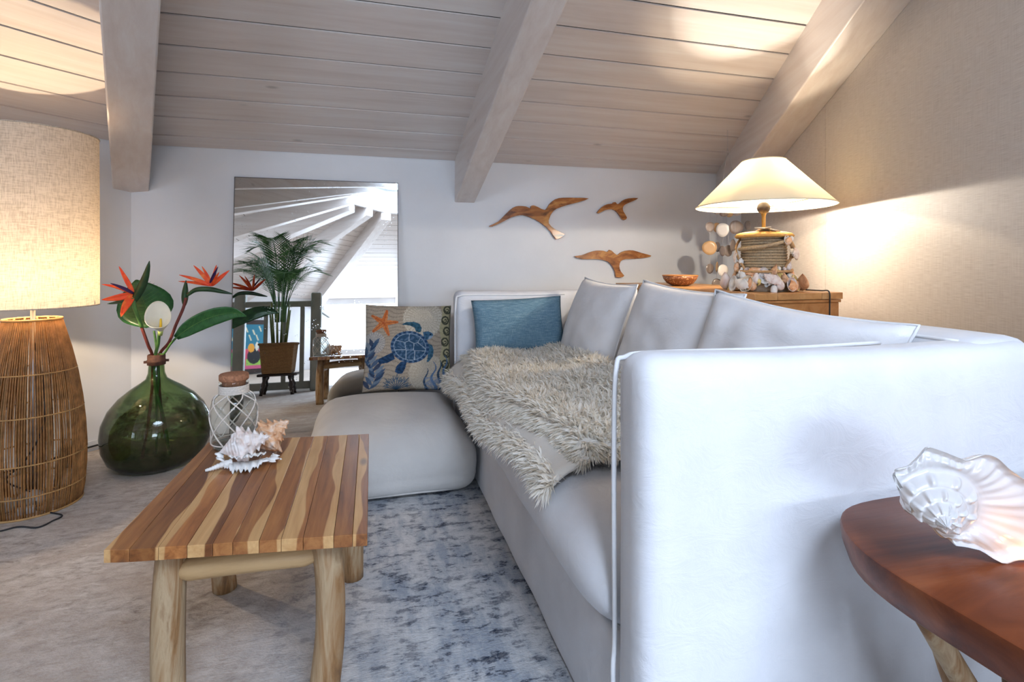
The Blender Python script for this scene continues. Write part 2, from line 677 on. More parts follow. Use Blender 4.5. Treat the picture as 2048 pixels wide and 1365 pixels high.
def beam(p0, p1, w, depth, label, over=.0):
    """rafter from the eave point p0 to the skylight ring p1, built along its own x axis"""
    d = Vector((p1.x - p0.x, p1.y - p0.y, 0))
    L = d.length
    rz = math.atan2(d.y, d.x)
    x0 = -over
    z0 = (p1.z - p0.z) / L * x0
    z1 = p1.z - p0.z
    lo = [(x0, -w / 2, z0 - depth), (L, -w / 2, z1 - depth), (L, w / 2, z1 - depth), (x0, w / 2, z0 - depth)]
    hi = [(x0, -w / 2, z0 + .012), (L, -w / 2, z1 + .012), (L, w / 2, z1 + .012), (x0, w / 2, z0 + .012)]
    o = obj('ceiling_beam', hexa(lo, hi), M['beam'], smooth=False, bevel=.007)
    o.location = p0
    o.rotation_euler = (0, 0, rz)
    tag(o, label, 'beam', kind='structure')
    return o


BLAB = ['whitewashed roof beam above the tall floor lamp, ending over the green vase',
        'whitewashed roof beam running along the papered partition wall',
        'whitewashed corner beam over the far right of the loft',
        'whitewashed corner beam over the rear right of the loft',
        'whitewashed corner beam over the right end of the rear wall',
        'whitewashed corner beam over the left end of the rear wall',
        'whitewashed corner beam over the rear left of the loft',
        'whitewashed corner beam over the far left of the loft']
MLAB = ['whitewashed roof beam between the mirror and the wooden gulls',
        'whitewashed roof beam hidden behind the papered partition',
        'whitewashed middle beam over the far right wall',
        'whitewashed middle beam over the rear right wall',
        'whitewashed middle beam over the rear wall',
        'whitewashed middle beam over the rear left wall',
        'whitewashed middle beam over the far left wall',
        'whitewashed middle beam over the left wall, outside the frame']
for i in range(8):
    beam(roof(CORN[i], 0), roof(CORN[i], RING), .19 if i != 0 else .175, .285, BLAB[i], .03)
    mid = (CORN[i] + CORN[(i + 1) % 8]) / 2
    if i == 0: mid = mid - Vector((.055, 0, 0))
    beam(roof(mid, 0), roof(mid, RING), .14, .285, MLAB[i], .02)

# skylight at the top: kerb boards, glazing bars and panes
sk = thing('window_1', 'eight sided roof skylight above the loft', 'skylight', (AP.x, AP.y, 3.12), kind='structure')
rp = [(CORN[i] - AP) * (1 - RING) for i in range(8)]
for i in range(8):
    a, b = rp[i], rp[(i + 1) % 8]
    lo = [a, b, b * 1.06, a * 1.06]
    obj('kerb_board', hexa([p + Vector((0, 0, -.12)) for p in lo], [p + Vector((0, 0, .36)) for p in lo]), M['white_paint'], sk, smooth=False)
    obj('glazing_bar', tube([a + Vector((0, 0, .37)), Vector((0, 0, .62))], .022, 6), M['white_paint'], sk)
    top = Vector((0, 0, .6))
    q = [a * .97 + Vector((0, 0, .37)), b * .97 + Vector((0, 0, .37)), top]
    obj('pane', ([*q, *[p + Vector((0, 0, .008)) for p in q]], [(0, 1, 2), (5, 4, 3), (0, 3, 4, 1), (1, 4, 5, 2), (2, 5, 3, 0)]),
        M['pane'], sk, smooth=False)

# papered partition on the right, three wide panels with a fine seam
PW0, PDIR = Vector((2.84, 3.6, 0)), Vector((-.3564, -.9343, 0))
pw = thing('wall_right', 'partition wall papered in beige woven wallpaper beside the dresser', 'wall', PW0, math.atan2(PDIR.y, PDIR.x), kind='structure')
PL = 3.75
ZT = lambda s: 1.752 + .2925 * s
obj('backing', hexa([(0, .01, 0), (PL, .01, 0), (PL, .07, 0), (0, .07, 0)], [(0, .01, ZT(0)), (PL, .01, ZT(PL)), (PL, .07, ZT(PL)), (0, .07, ZT(0))]), M['dark_line'], pw, smooth=False)
for s0, s1 in ((0, 1.4275), (1.4305, 2.86), (2.863, PL)):
    obj('panel', hexa([(s0, 0, 0), (s1, 0, 0), (s1, .01, 0), (s0, .01, 0)], [(s0, 0, ZT(s0) - .004), (s1, 0, ZT(s1) - .004), (s1, .01, ZT(s1) - .004), (s0, .01, ZT(s0) - .004)]), M['wallpaper'], pw, smooth=False)

# rug, fitted into the left corner
rug_poly = [(-1.33, 3.55), (-3.6, 1.28), (-3.6, -.6), (1.40, -.6), (1.44, .08), (2.74, 3.55)]
rg = obj('area_rug', prism(rug_poly, .0, .012), M['rug'], smooth=False)
tag(rg, 'large distressed rug in worn grey, beige and navy blue under the furniture', 'rug')

# ================================================================== sofa
M['slip'] = cloth('white_linen_slipcover', (.74, .74, .765), wr=.13, wscale=10, bump=.3)
M['slip_back'] = cloth('white_linen_cushion', (.82, .81, .82), wr=.16, wscale=7, bump=.3)
M['pipe'] = cloth('white_linen_piping', (.84, .84, .85))
M['pouf'] = cloth('natural_canvas', (.53, .505, .475), wr=.12, wscale=4, weave=700, bump=.3)
SX0, SX1, SY0, SY1, STOP = .478, 1.525, .86, 3.25, .875
sofa = thing('sofa', 'white slipcovered sofa with high square arms and piped edges', 'sofa', (SX0, SY0, .012))


def soft(s, amp=.006, sc=3.0, seed=0.):
    d = mnoise.noise_vector(s * sc + Vector((seed, seed, seed)))
    return s + d * amp


def arm_def(s):
    s = soft(s, .007, 3.2, 1.)
    if s.z > .7:
        s.z -= .012 * math.sin((s.x - SX0) / (SX1 - SX0) * PI)
    if s.z < .25:                                     # skirt flares a little to the floor
        k = (.25 - s.z) / .25
        if s.x < SX0 + .1: s.x -= .012 * k
        if s.y < SY0 + .06: s.y -= .02 * k
    return s


arm_n = obj('arm', rbox(SX0, SX1, SY0, .995, .012, STOP, .05, (18, 4, 18), arm_def), M['slip'], sofa, world=True)
arm_f = obj('arm', rbox(SX0 + .01, SX1, 3.11, SY1, .012, STOP + .015, .05, (18, 4, 18), arm_def), M['slip'], sofa, world=True)
for a, yy in ((arm_n, .99), (arm_f, 3.115)):
    P = [(SX0 + .004, yy, .03), (SX0 - .004, yy - .012, .22), (SX0 + .006, yy, .30), (SX0 + .004, yy, .6), (SX0 + .008, yy, STOP - .05), (SX0 + .03, yy, STOP - .018),
         (SX0 + .1, yy, STOP - .012), (SX0 + .4, yy, STOP - .017), (SX0 + .7, yy, STOP - .015)]
    obj('piping', tube(spline(P, 60), .0055, 6), M['pipe'], a, world=True)
back = obj('back', rbox(1.33, SX1 + .01, SY0 + .02, SY1 - .02, .012, STOP, .045, (4, 30, 14), lambda s: soft(s, .007, 3., 5.)), M['slip'], sofa, world=True)
obj('piping', tube(spline([(1.345, .93, STOP - .01), (1.342, 1.5, STOP - .008), (1.345, 2.2, STOP - .006), (1.345, 3.1, STOP - .008)], 50), .0055, 6), M['pipe'], back, world=True)
obj('piping', tube(spline([(SX1 - .005, .93, STOP - .012), (SX1, 1.5, STOP - .01), (SX1, 2.2, STOP - .008), (SX1 - .004, 3.18, STOP - .012)], 50), .0055, 6), M['pipe'], back, world=True)


def base_def(s):
    s = soft(s, .006, 4., 8.)
    if s.x < SX0 + .05: s.x -= .012 * (1 - min(1, s.z / .26))
    return s


obj('base', rbox(SX0 + .012, 1.33, .95, 3.15, .012, .27, .02, (8, 40, 6), base_def), M['slip'], sofa, world=True)


def seat_xz(phi):                                     # front bulge of the seat cushion, phi in degrees
    a = math.radians(phi)
    return .565 - .13 * math.cos(a), .36 + .115 * math.sin(a)


# seat cushion: one long cushion swept along the sofa
prof = [seat_xz(p) for p in (-62, -45, -25, -5, 15, 35, 52, 68, 80, 90)]
prof += [(.66, .482), (.78, .487), (.92, .487), (1.06, .482), (1.2, .475), (1.31, .47), (1.315, .30), (1.2, .262), (.8, .26), (.6, .256)]
V, F = [], []
ys = [1.0, 1.015, 1.04, 1.09, 1.18] + [1.18 + (2.92 - 1.18) * i / 26 for i in range(1, 27)] + [3.0, 3.06, 3.09, 3.105]
npf = len(prof)
for y in ys:
    e = min(1.0, max(0., min(y - 1.0, 3.105 - y) / .12))
    sh = (1 - (1 - e) ** 2.4)
    for (x, z) in prof:
        xx = .8 + (x - .8) * (.86 + .14 * sh); zz = .30 + (z - .30) * (.55 + .45 * sh)
        V.append(soft(Vector((xx, y, zz)), .008, 3.5, 2.))
for i in range(len(ys) - 1):
    for k2 in range(npf):
        l2 = (k2 + 1) % npf
        F.append((i * npf + k2, i * npf + l2, (i + 1) * npf + l2, (i + 1) * npf + k2))
F.append(tuple(range(npf - 1, -1, -1))); F.append(tuple(range((len(ys) - 1) * npf, len(ys) * npf)))
seat = obj('seat_cushion', (V, F), M['slip'], sofa, world=True, sub=1)
P = [V[i * npf] + Vector((-.008, 0, -.002)) for i in range(1, len(ys) - 1)]
obj('piping', tube(P, .0055, 6), M['pipe'], seat, world=True)

# ------------------------------------------------------------------ loose white back cushions
def place_cushion(name, label, cat, w, h, t, c, face, lean, roll, mat, pipe=None, group=None, pinch=.05, p=.42, n=26, seed=0, wr=.01):
    """face: compass angle of the cushion's front (its -y side); lean: tipped back; roll: turned in its own plane"""
    R = Matrix.Rotation(face, 4, 'Z') @ Matrix.Rotation(-lean, 4, 'X') @ Matrix.Rotation(roll, 4, 'Y')
    low = Vector((0, 0, 1e9))
    vf = xf(pillow(w, h, t, n, pinch, p, wr, seed), R)
    zmin = min(v.z for v in vf[0])
    T = Vector(c)
    e = thing(name, label, cat, (T.x, T.y, T.z + zmin), group=group)
    o = obj('cover', xf(vf, Matrix.Translation((0, 0, -zmin))), mat, e)
    if pipe:
        Mx = Matrix.Translation((0, 0, -zmin)) @ R
        obj('seam_piping', tube([Mx @ q for q in outline(w, h, n, pinch)], .0045, 6, closed=True), pipe, e)
    return e, o


G = 'white back cushions on the sofa'
place_cushion('sofa_cushion', 'white linen back cushion in the far corner of the sofa beside the blue pillow', 'cushion', .66, .54, .22, (1.17, 2.64, .70), -PI / 2 - .0, .30, .03, M['slip_back'], M['pipe'], G, pinch=.07, seed=1)
place_cushion('sofa_cushion', 'white linen back cushion in the middle of the three on the sofa', 'cushion', .66, .54, .22, (1.17, 1.90, .70), -PI / 2 + .06, .30, .05, M['slip_back'], M['pipe'], G, pinch=.07, seed=5)
place_cushion('sofa_cushion', 'white linen back cushion nearest the near arm, slumped in the sofa corner', 'cushion', .66, .50, .22, (1.19, 1.345, .69), -PI / 2 + .22, .34, .10, M['slip_back'], M['pipe'], G, pinch=.09, seed=9, wr=.02)

# blue lumbar pillow
k = NT('blue_slub_cotton')
wv = k.noise(k.coord((25, 25, 520)), 1, 3); wv2 = k.noise(k.coord((420, 420, 30)), 1, 2)
ff = k.math('ADD', k.math('MULTIPLY', wv, .65), k.math('MULTIPLY', wv2, .35))
k.color(k.ramp(ff, [(.35, (.085, .165, .23)), (.52, (.145, .255, .335)), (.68, (.32, .43, .49))]))
k.set(Roughness=.95, Specular_IOR_Level=.1)
k.bump(ff, .3, .001)
M['blue'] = k.m
place_cushion('lumbar_pillow', 'slub blue rectangular pillow propped against the far sofa arm', 'pillow', .56, .33, .14, (.845, 2.985, .685), 0.02, .22, -.035, M['blue'], None, pinch=.04, wr=.006)

# ------------------------------------------------------------------ shaggy throw
k = NT('cream_shag')
gi = k.n('ShaderNodeNewGeometry')
k.color(k.ramp(gi.outputs['Random Per Island'], [(.0, (.80, .70, .56)), (.3, (.93, .87, .77)), (1.0, (.97, .94, .88))]))
k.set(Roughness=.9, Specular_IOR_Level=.15)
tl_ = k.n('ShaderNodeBsdfTranslucent'); tl_.inputs[0].default_value = (.97, .92, .83, 1)
ms_ = k.n('ShaderNodeMixShader'); ms_.inputs[0].default_value = .4
k.l(k.b.outputs[0], ms_.inputs[1]); k.l(tl_.outputs[0], ms_.inputs[2]); k.l(ms_.outputs[0], k.out.inputs['Surface'])
M['shag'] = k.m
M['hide'] = cloth('cream_throw_backing', (.66, .61, .545), wr=.15, wscale=8)
throw = thing('throw_blanket', 'cream shaggy faux fur throw heaped over the sofa seat', 'blanket', (.8, 2.2, .49))


def shag(name, samples, parent, length, width=.002, seed=1):
    """many tapering tufts: samples are (point, direction)"""
    rnd = random.Random(seed)
    V, F = [], []
    for p, d in samples:
        L = length * rnd.uniform(.6, 1.25)
        d = d.normalized()
        s = d.orthogonal().normalized()
        s = Matrix.Rotation(rnd.uniform(0, 2 * PI), 3, d) @ s
        c = d.cross(s)
        b = c * rnd.uniform(-.35, .35) * L
        n = len(V)
        w = width * rnd.uniform(.7, 1.4)
        m = p + d * L * .55 + b * .3
        t = p + d * L + b + Vector((0, 0, -.18 * L))
        V += [p - s * w * .6, p + s * w * .6, m - s * w, m + s * w, t]
        F += [(n, n + 1, n + 3, n + 2), (n + 2, n + 3, n + 4)]
    o = obj(name, (V, F), M['shag'], parent, world=True)
    o['kind'] = 'stuff'
    return o


def seat_z(x, y):
    return .487


# lower layer: backing draped over the rounded front of the seat
NU, NV = 46, 14
LV = []
for j in range(NV + 1):
    v = j / NV                                         # 0 at the hanging front edge, 1 inside
    for i in range(NU + 1):
        u = i / NU                                     # 0 near, 1 far
        y = 1.30 + 1.70 * u
        near_in = .25 * (1 - u) ** 3
        s = v
        f0 = 8 + 30 * (1 - u) ** 1.5 + 9 * math.sin(u * 11)
        if s < .5:
            ph = f0 + (90 - f0) * s / .5
            x, z = seat_xz(ph)
            a = math.radians(ph)
            nx, nz = -math.cos(a), math.sin(a)
        else:
            x, z = .565 + (s - .5) / .5 * .42, .482
            nx, nz = 0, 1
        q = .02 + .006 * mnoise.noise((x * 8, y * 6, 3.3))
        LV.append(Vector((x + nx * q, y + .13 * s * (1 - u) - .03 * math.sin(s * 3) * (1 - u), z + nz * q + .01)))
LF = [(j * (NU + 1) + i, j * (NU + 1) + i + 1, (j + 1) * (NU + 1) + i + 1, (j + 1) * (NU + 1) + i) for j in range(NV) for i in range(NU)]
obj('under_layer', (LV, LF), M['hide'], throw, world=True, solid=.012)
rnd = random.Random(3)
smp = []
for k2 in range(6500):
    i = rnd.uniform(0, NU - .01); j = abs(rnd.gauss(0, .9))
    if j > 3: continue
    a = LV[int(j) * (NU + 1) + int(i)].lerp(LV[int(j) * (NU + 1) + int(i) + 1], i % 1)
    b = LV[(int(j) + 1) * (NU + 1) + int(i)]
    smp.append((a.lerp(b, j % 1), Vector((-.7 + rnd.gauss(0, .4), rnd.gauss(0, .45) - .25, -.25 + rnd.gauss(0, .4) + .25 * j))))
shag('front_fringe', smp, throw, .048, .0026, 5)

# upper layer: the shaggy side, in soft folds
def upper(u, v):
    """u 0 near .. 1 far, v 0 front .. 1 back"""
    yn = 1.36 - .16 * v + .14 * (1 - v) ** 2 * 0
    y = yn + (3.03 - yn) * u
    xf_ = .50 + .035 * math.sin(u * 7.5 + .6) + .05 * max(0, .25 - u) / .25
    xb = 1.13 + .02 * math.sin(u * 5)
    x = xf_ + (xb - xf_) * v
    edge = min(u, 1 - u, v * .8, (1 - v)) / .1
    e = 1 - (1 - min(1, edge)) ** 2
    z = .512 + .03 * e
    z += .032 * e * (mnoise.noise((x * 3.2, y * 3.0, .7)) + .5 * mnoise.noise((x * 7, y * 5, 4.7)))
    z += .03 * math.exp(-((x - 1.05) / .10) ** 2) * e + .02 * e * math.exp(-((y - 1.48 - .3 * (x - .5)) / .09) ** 2)
    if x < .565:
        z -= (.565 - x) ** 2 * 6
    return Vector((x, y, z))


NU, NV = 50, 26
UV_ = [upper(i / NU, j / NV) for j in range(NV + 1) for i in range(NU + 1)]
UF = [(j * (NU + 1) + i, j * (NU + 1) + i + 1, (j + 1) * (NU + 1) + i + 1, (j + 1) * (NU + 1) + i) for j in range(NV) for i in range(NU)]
obj('upper_layer', (UV_, UF), M['hide'], throw, world=True, solid=.02)
smp = []
for k2 in range(38000):
    u, v = rnd.random(), rnd.random()
    if k2 % 6 == 0: v = abs(rnd.gauss(0, .02))
    if k2 % 9 == 0: u = abs(rnd.gauss(0, .02))
    u, v = min(u, 1), min(v, 1)
    p = upper(u, v)
    gx = upper(u, min(1, v + .02)) - upper(u, max(0, v - .02)); gy = upper(min(1, u + .02), v) - upper(max(0, u - .02), v)
    nn = gx.cross(gy).normalized()
    if nn.z < 0: nn = -nn
    cl = mnoise.noise_vector(p * 30)
    d = nn * .55 + Vector((cl.x, cl.y, 0)) * .9 + Vector((-.35, -.45, 0)) * .6 + Vector((rnd.gauss(0, .16), rnd.gauss(0, .16), 0))
    if v < .04: d += Vector((-.6, 0, -.35))
    if u < .04: d += Vector((0, -.6, -.3))
    smp.append((p, d))
shag('shag_pile', smp, throw, .050, .0028, 8)

# ------------------------------------------------------------------ floor cushion (pouf) and its pillow
def pouf_def(s):
    c = Vector((.085, 2.77, 0)); hx, hy = .385, .425
    u, v = (s.x - c.x) / hx, (s.y - c.y) / hy
    w = (s.z - .012) / .30
    r = min(1, math.hypot(u, v))
    s.z += .05 * (1 - min(1, abs(u)) ** 2.2) * (1 - min(1, abs(v)) ** 2.2) * min(1, max(0, w)) ** 1.5
    s.z -= .055 * max(abs(u), abs(v)) ** 5 * min(1, max(0, w)) ** 1.5
    bul = .045 * math.sin(min(1, max(0, w)) * PI) + .035 * max(0, 1 - w * 3)
    s.x += bul * u * .45; s.y += bul * v
    return soft(s, .008, 4., 3.)


pf = thing('floor_cushion', 'large square off-white floor cushion in front of the mirror', 'floor cushion', (.085, 2.77, .012))
pc = obj('cover', rbox(-.275, .452, 2.36, 3.18, .012, .30, .085, (14, 14, 8), pouf_def), M['pouf'], pf, world=True)
Q = []
for k2 in range(80):
    a = 2 * PI * k2 / 80
    cx_, sy_ = math.cos(a), math.sin(a)
    q = Vector((.0885 + .366 * math.copysign(abs(cx_) ** .30, cx_), 2.77 + .424 * math.copysign(abs(sy_) ** .30, sy_), .034 + .006 * math.sin(3 * a)))
    Q.append(q)
obj('seam_piping', tube(Q, .0048, 6, closed=True), M['pouf'], pf, world=True)

# printed pillow: the print is painted from shapes onto the cover's colour attribute
def inpoly(X, Y, P):
    r = np.zeros(X.shape, bool)
    n = len(P); j = n - 1
    for i in range(n):
        xi, yi = P[i]; xj, yj = P[j]
        if yi != yj:
            r ^= ((yi > Y) != (yj > Y)) & (X < (xj - xi) * (Y - yi) / (yj - yi) + xi)
        j = i
    return r


def segd(X, Y, a, b):
    ax, ay = a; bx, by = b
    t = np.clip(((X - ax) * (bx - ax) + (Y - ay) * (by - ay)) / ((bx - ax) ** 2 + (by - ay) ** 2 + 1e-9), 0, 1)
    return np.hypot(X - ax - t * (bx - ax), Y - ay - t * (by - ay))


def turtle_print(U, Vv):
    """U to the right, Vv downwards, both 0..1 -> rgb"""
    rs = np.random.RandomState(4)
    col = np.zeros(U.shape + (3,))
    grain = .5 + .5 * np.sin(Vv * 150 + 3.5 * np.sin(U * 6 + Vv * 11) + 1.5 * np.sin(U * 27 + Vv * 17))
    base = np.array([.42, .345, .265])
    col[:] = base
    col *= (1 - .20 * (grain > .90) - .10 * grain)[..., None]
    def put(m, c, a=1.0):
        a = m.astype(float) * a
        col[:] = col * (1 - a[..., None]) + np.array(c) * a[..., None]
    tone = .5 + .5 * np.sin(U * 61 + 3 * np.sin(Vv * 43)) * np.sin(Vv * 53 + 2 * np.sin(U * 37))
    # pale ammonites upper right and left
    for (cx0, cy0, R, cA, cB, sp) in ((.66, .17, .235, (.66, .60, .49), (.36, .31, .24), 34), (.10, .46, .125, (.50, .47, .43), (.13, .13, .15), 26), (.72, .82, .22, (.55, .48, .38), (.42, .36, .28), 30)):
        dx, dy = U - cx0, Vv - cy0
        rr, an = np.hypot(dx, dy), np.arctan2(dy, dx)
        m = rr < R * (1 + .03 * np.sin(an * sp))
        put(m, cA, .8)
        swirl = (np.log(rr / R + 1e-3) * 3.2 + an / (2 * PI)) % 1
        put(m & ((np.sin(an * sp) > .55) & (swirl > .25)), cB, .55)
        put(m & (swirl < .12), cB, .55)
    # patterned border at the right
    xb = .925 + .015 * np.sin(Vv * 16)
    m = (U > xb - .05)
    put(m & (Vv < .8), (.44, .40, .22), .75)
    for q in range(6):
        cy0 = .06 + q * .13; cx0 = .94 + .012 * (-1) ** q
        rr = np.hypot(U - cx0, (Vv - cy0) * .9)
        an = np.arctan2(Vv - cy0, U - cx0)
        put((abs(rr - .04) < .009) | (abs(rr - .016 - .004 * an) < .006), (.035, .04, .03), .9)
    put((U > .975) & (Vv < .7), (.07, .08, .07), .6)
    # starfish
    cx0, cy0 = .205, .225
    an, rr = np.arctan2(Vv - cy0, U - cx0), np.hypot(U - cx0, Vv - cy0)
    arm = np.abs(((an + PI / 2 - .25) / (2 * PI / 5) + .5) % 1 - .5) * (2 * PI / 5)
    m = (rr * np.sin(arm) < .034 - .16 * (rr * np.cos(arm)) * .95 + .004) & (rr < .165)
    put(m, (.56, .16, .045)); put(m & (tone > .55), (.66, .25, .09), .8)
    put(m & (rr * np.sin(arm) < .006), (.36, .08, .03), .7)
    # seaweed left, kelp right, coral
    for q in range(13):
        t0 = q / 13
        for sgn in (-1, 1):
            a = (.075 + .05 * math.sin(t0 * 7), .97 - .50 * t0)
            b = (a[0] + sgn * (.10 - .05 * t0) + .02, a[1] - .10)
            d = segd(U, Vv, a, b)
            tt = np.clip(((U - a[0]) * (b[0] - a[0]) + (Vv - a[1]) * (b[1] - a[1])) / ((b[0] - a[0]) ** 2 + (b[1] - a[1]) ** 2), 0, 1)
            m = d < .021 * np.sin(np.clip(tt, .03, .97) * PI) + .002
            put(m, [(.02, .045, .10), (.05, .10, .18), (.17, .22, .28)][(q + (sgn > 0)) % 3], .92)
    for q, (x0, amp, top) in enumerate(((.70, .022, .76), (.79, .028, .68), (.86, .02, .66), (.93, .025, .60))):
        xx = x0 + amp * np.sin(Vv * 26 + q)
        w = .020 * np.clip((Vv - top) / .35, 0, 1) + .004
        m = (np.abs(U - xx) < w) & (Vv > top)
        put(m, (.02, .06, .12) if q % 2 == 0 else (.09, .17, .30), .95)
    put((Vv > .86) & (U > .68) & (tone > .45), (.16, .24, .38), .6)
    for q in range(11):
        a = (.37, .99); ang = -PI / 2 + (q - 5) * .25
        L = .13 + .02 * (q % 3)
        b = (a[0] + L * 1.15 * math.cos(ang), a[1] + L * math.sin(ang))
        put(segd(U, Vv, a, b) < .005, (.03, .08, .14), .85)
        for sgn in (-1, 1):
            m0 = (a[0] + (b[0] - a[0]) * .6, a[1] + (b[1] - a[1]) * .6)
            put(segd(U, Vv, m0, (m0[0] + .05 * math.cos(ang + sgn * .5), m0[1] + .05 * math.sin(ang + sgn * .5))) < .004, (.05, .11, .18), .8)
    # turtle: flippers, head, shell with plates
    def blob(P, c):
        m = inpoly(U, Vv, P)
        put(m, c); put(m & (tone > .6), tuple(min(1, x * 1.5) for x in c), .6); put(m & (tone < .25), tuple(x * .5 for x in c), .6)
    blob([(.40, .245), (.46, .215), (.55, .21), (.62, .235), (.645, .29), (.63, .34), (.58, .335), (.56, .285), (.50, .255)], (.035, .10, .15))
    blob([(.71, .47), (.77, .49), (.79, .55), (.78, .62), (.73, .685), (.705, .69), (.72, .62), (.715, .56), (.69, .51)], (.05, .125, .19))
    blob([(.32, .57), (.25, .60), (.165, .64), (.15, .675), (.18, .70), (.26, .69), (.34, .65)], (.022, .055, .12))
    blob([(.41, .68), (.36, .73), (.345, .79), (.38, .82), (.43, .815), (.46, .76), (.475, .69)], (.025, .06, .13))
    blob([(.66, .335), (.72, .325), (.77, .345), (.785, .375), (.76, .41), (.71, .43), (.67, .40)], (.05, .12, .20))
    put(np.hypot(U - .75, Vv - .365) < .009, (.01, .01, .02))
    put(inpoly(U, Vv, [(.735, .385), (.785, .375), (.76, .41), (.72, .425)]), (.42, .52, .62), .7)
    ca, sa = math.cos(-.22), math.sin(-.22)
    ex = ((U - .51) * ca - (Vv - .51) * sa) / .225; ey = ((U - .51) * sa + (Vv - .51) * ca) / .185
    er = np.hypot(ex, ey)
    sh = er < 1
    put(sh, (.025, .06, .13)); put(sh & (er > .84) & (np.sin(np.arctan2(ey, ex) * 22) > .2), (.10, .17, .28), .9)
    cells = [(-.05, -.05), (.42, -.10), (-.45, .08), (.12, -.55), (.62, -.42), (-.42, -.48), (.1, .45), (.55, .38), (-.32, .52)]
    ds = np.stack([np.hypot(ex - a, ey - b) for a, b in cells])
    o = np.sort(ds, 0)
    put(sh & (er < .83), (.035, .08, .145), .9)
    put(sh & (er < .83) & (tone > .62), (.11, .19, .30), .6)
    put(sh & (er < .83) & (o[1] - o[0] < .036), (.36, .44, .52), .85)
    put(sh & (np.abs(er - .83) < .02), (.30, .40, .50), .8)
    fine = rs.uniform(.72, 1.06, U.shape)
    return np.clip(col * .9 * fine[..., None], 0, 1)


k = NT('printed_canvas')
ca_ = k.n('ShaderNodeVertexColor', layer_name='print')
k.l(ca_.outputs['Color'], k.b.inputs['Base Color'])
k.set(Roughness=.95, Specular_IOR_Level=.1)
k.bump(k.noise(k.coord(), 700, 2), .25, .001)
M['print'] = k.m
NP = 190
tp, tpo = place_cushion('printed_pillow', 'square pillow printed with a blue sea turtle and orange starfish on the floor cushion', 'pillow', .52, .52, .15, (.215, 3.225, .545), 0.0, .27, .035, M['print'], None, pinch=.035, n=NP, wr=.006)
g = np.arange(NP + 1) / NP
UU, VV = np.meshgrid(g, 1 - g)
front = turtle_print(UU, VV)
backp = turtle_print(1 - UU, VV)
cols = np.concatenate([front.reshape(-1, 3), backp.reshape(-1, 3)], 0)
att = tpo.data.color_attributes.new('print', 'FLOAT_COLOR', 'POINT')
att.data.foreach_set('color', np.concatenate([cols, np.ones((len(cols), 1))], 1).astype(np.float32).ravel())

# ------------------------------------------------------------------ leaning mirror
k = NT('aged_mirror_glass')
k.set(Metallic=1.0, Roughness=.015)
sp = k.n('ShaderNodeTexVoronoi'); sp.inputs['Scale'].default_value = 62
k.l(k.coord(), sp.inputs['Vector'])
pick = k.noise(k.coord(), 5.5, 3)
spots = k.math('MULTIPLY', k.ramp(sp.outputs['Distance'], [(.10, (1, 1, 1)), (.20, (0, 0, 0))]), k.ramp(pick, [(.52, (0, 0, 0)), (.66, (1, 1, 1))]))
k.color(k.mix(spots, (.86, .88, .87), (.16, .14, .12)))
k.l(k.math('ADD', k.math('MULTIPLY', spots, .5), .012), k.b.inputs['Roughness'])
M['mirror'] = k.m
MT = math.radians(4.3)
mr = thing('leaning_mirror', 'tall frameless mirror leaning against the back wall', 'mirror', (-.325, 3.468, .013))
mr.rotation_euler = (-MT, 0, 0)
obj('mirror_glass', box(-.492, .492, 0, .004, 0, 1.578), M['mirror'], mr, smooth=False)
obj('backing_board', box(-.492, .492, .0042, .010, 0, 1.578), M['dark_line'], mr, smooth=False)
for nm, q in (('edge_strip', box(-.496, -.492, -.001, .010, 0, 1.582)), ('edge_strip', box(.492, .496, -.001, .010, 0, 1.582)), ('edge_strip', box(-.492, .492, -.001, .010, 1.578, 1.582))):
    obj(nm, q, M['dark_line'], mr, smooth=False)

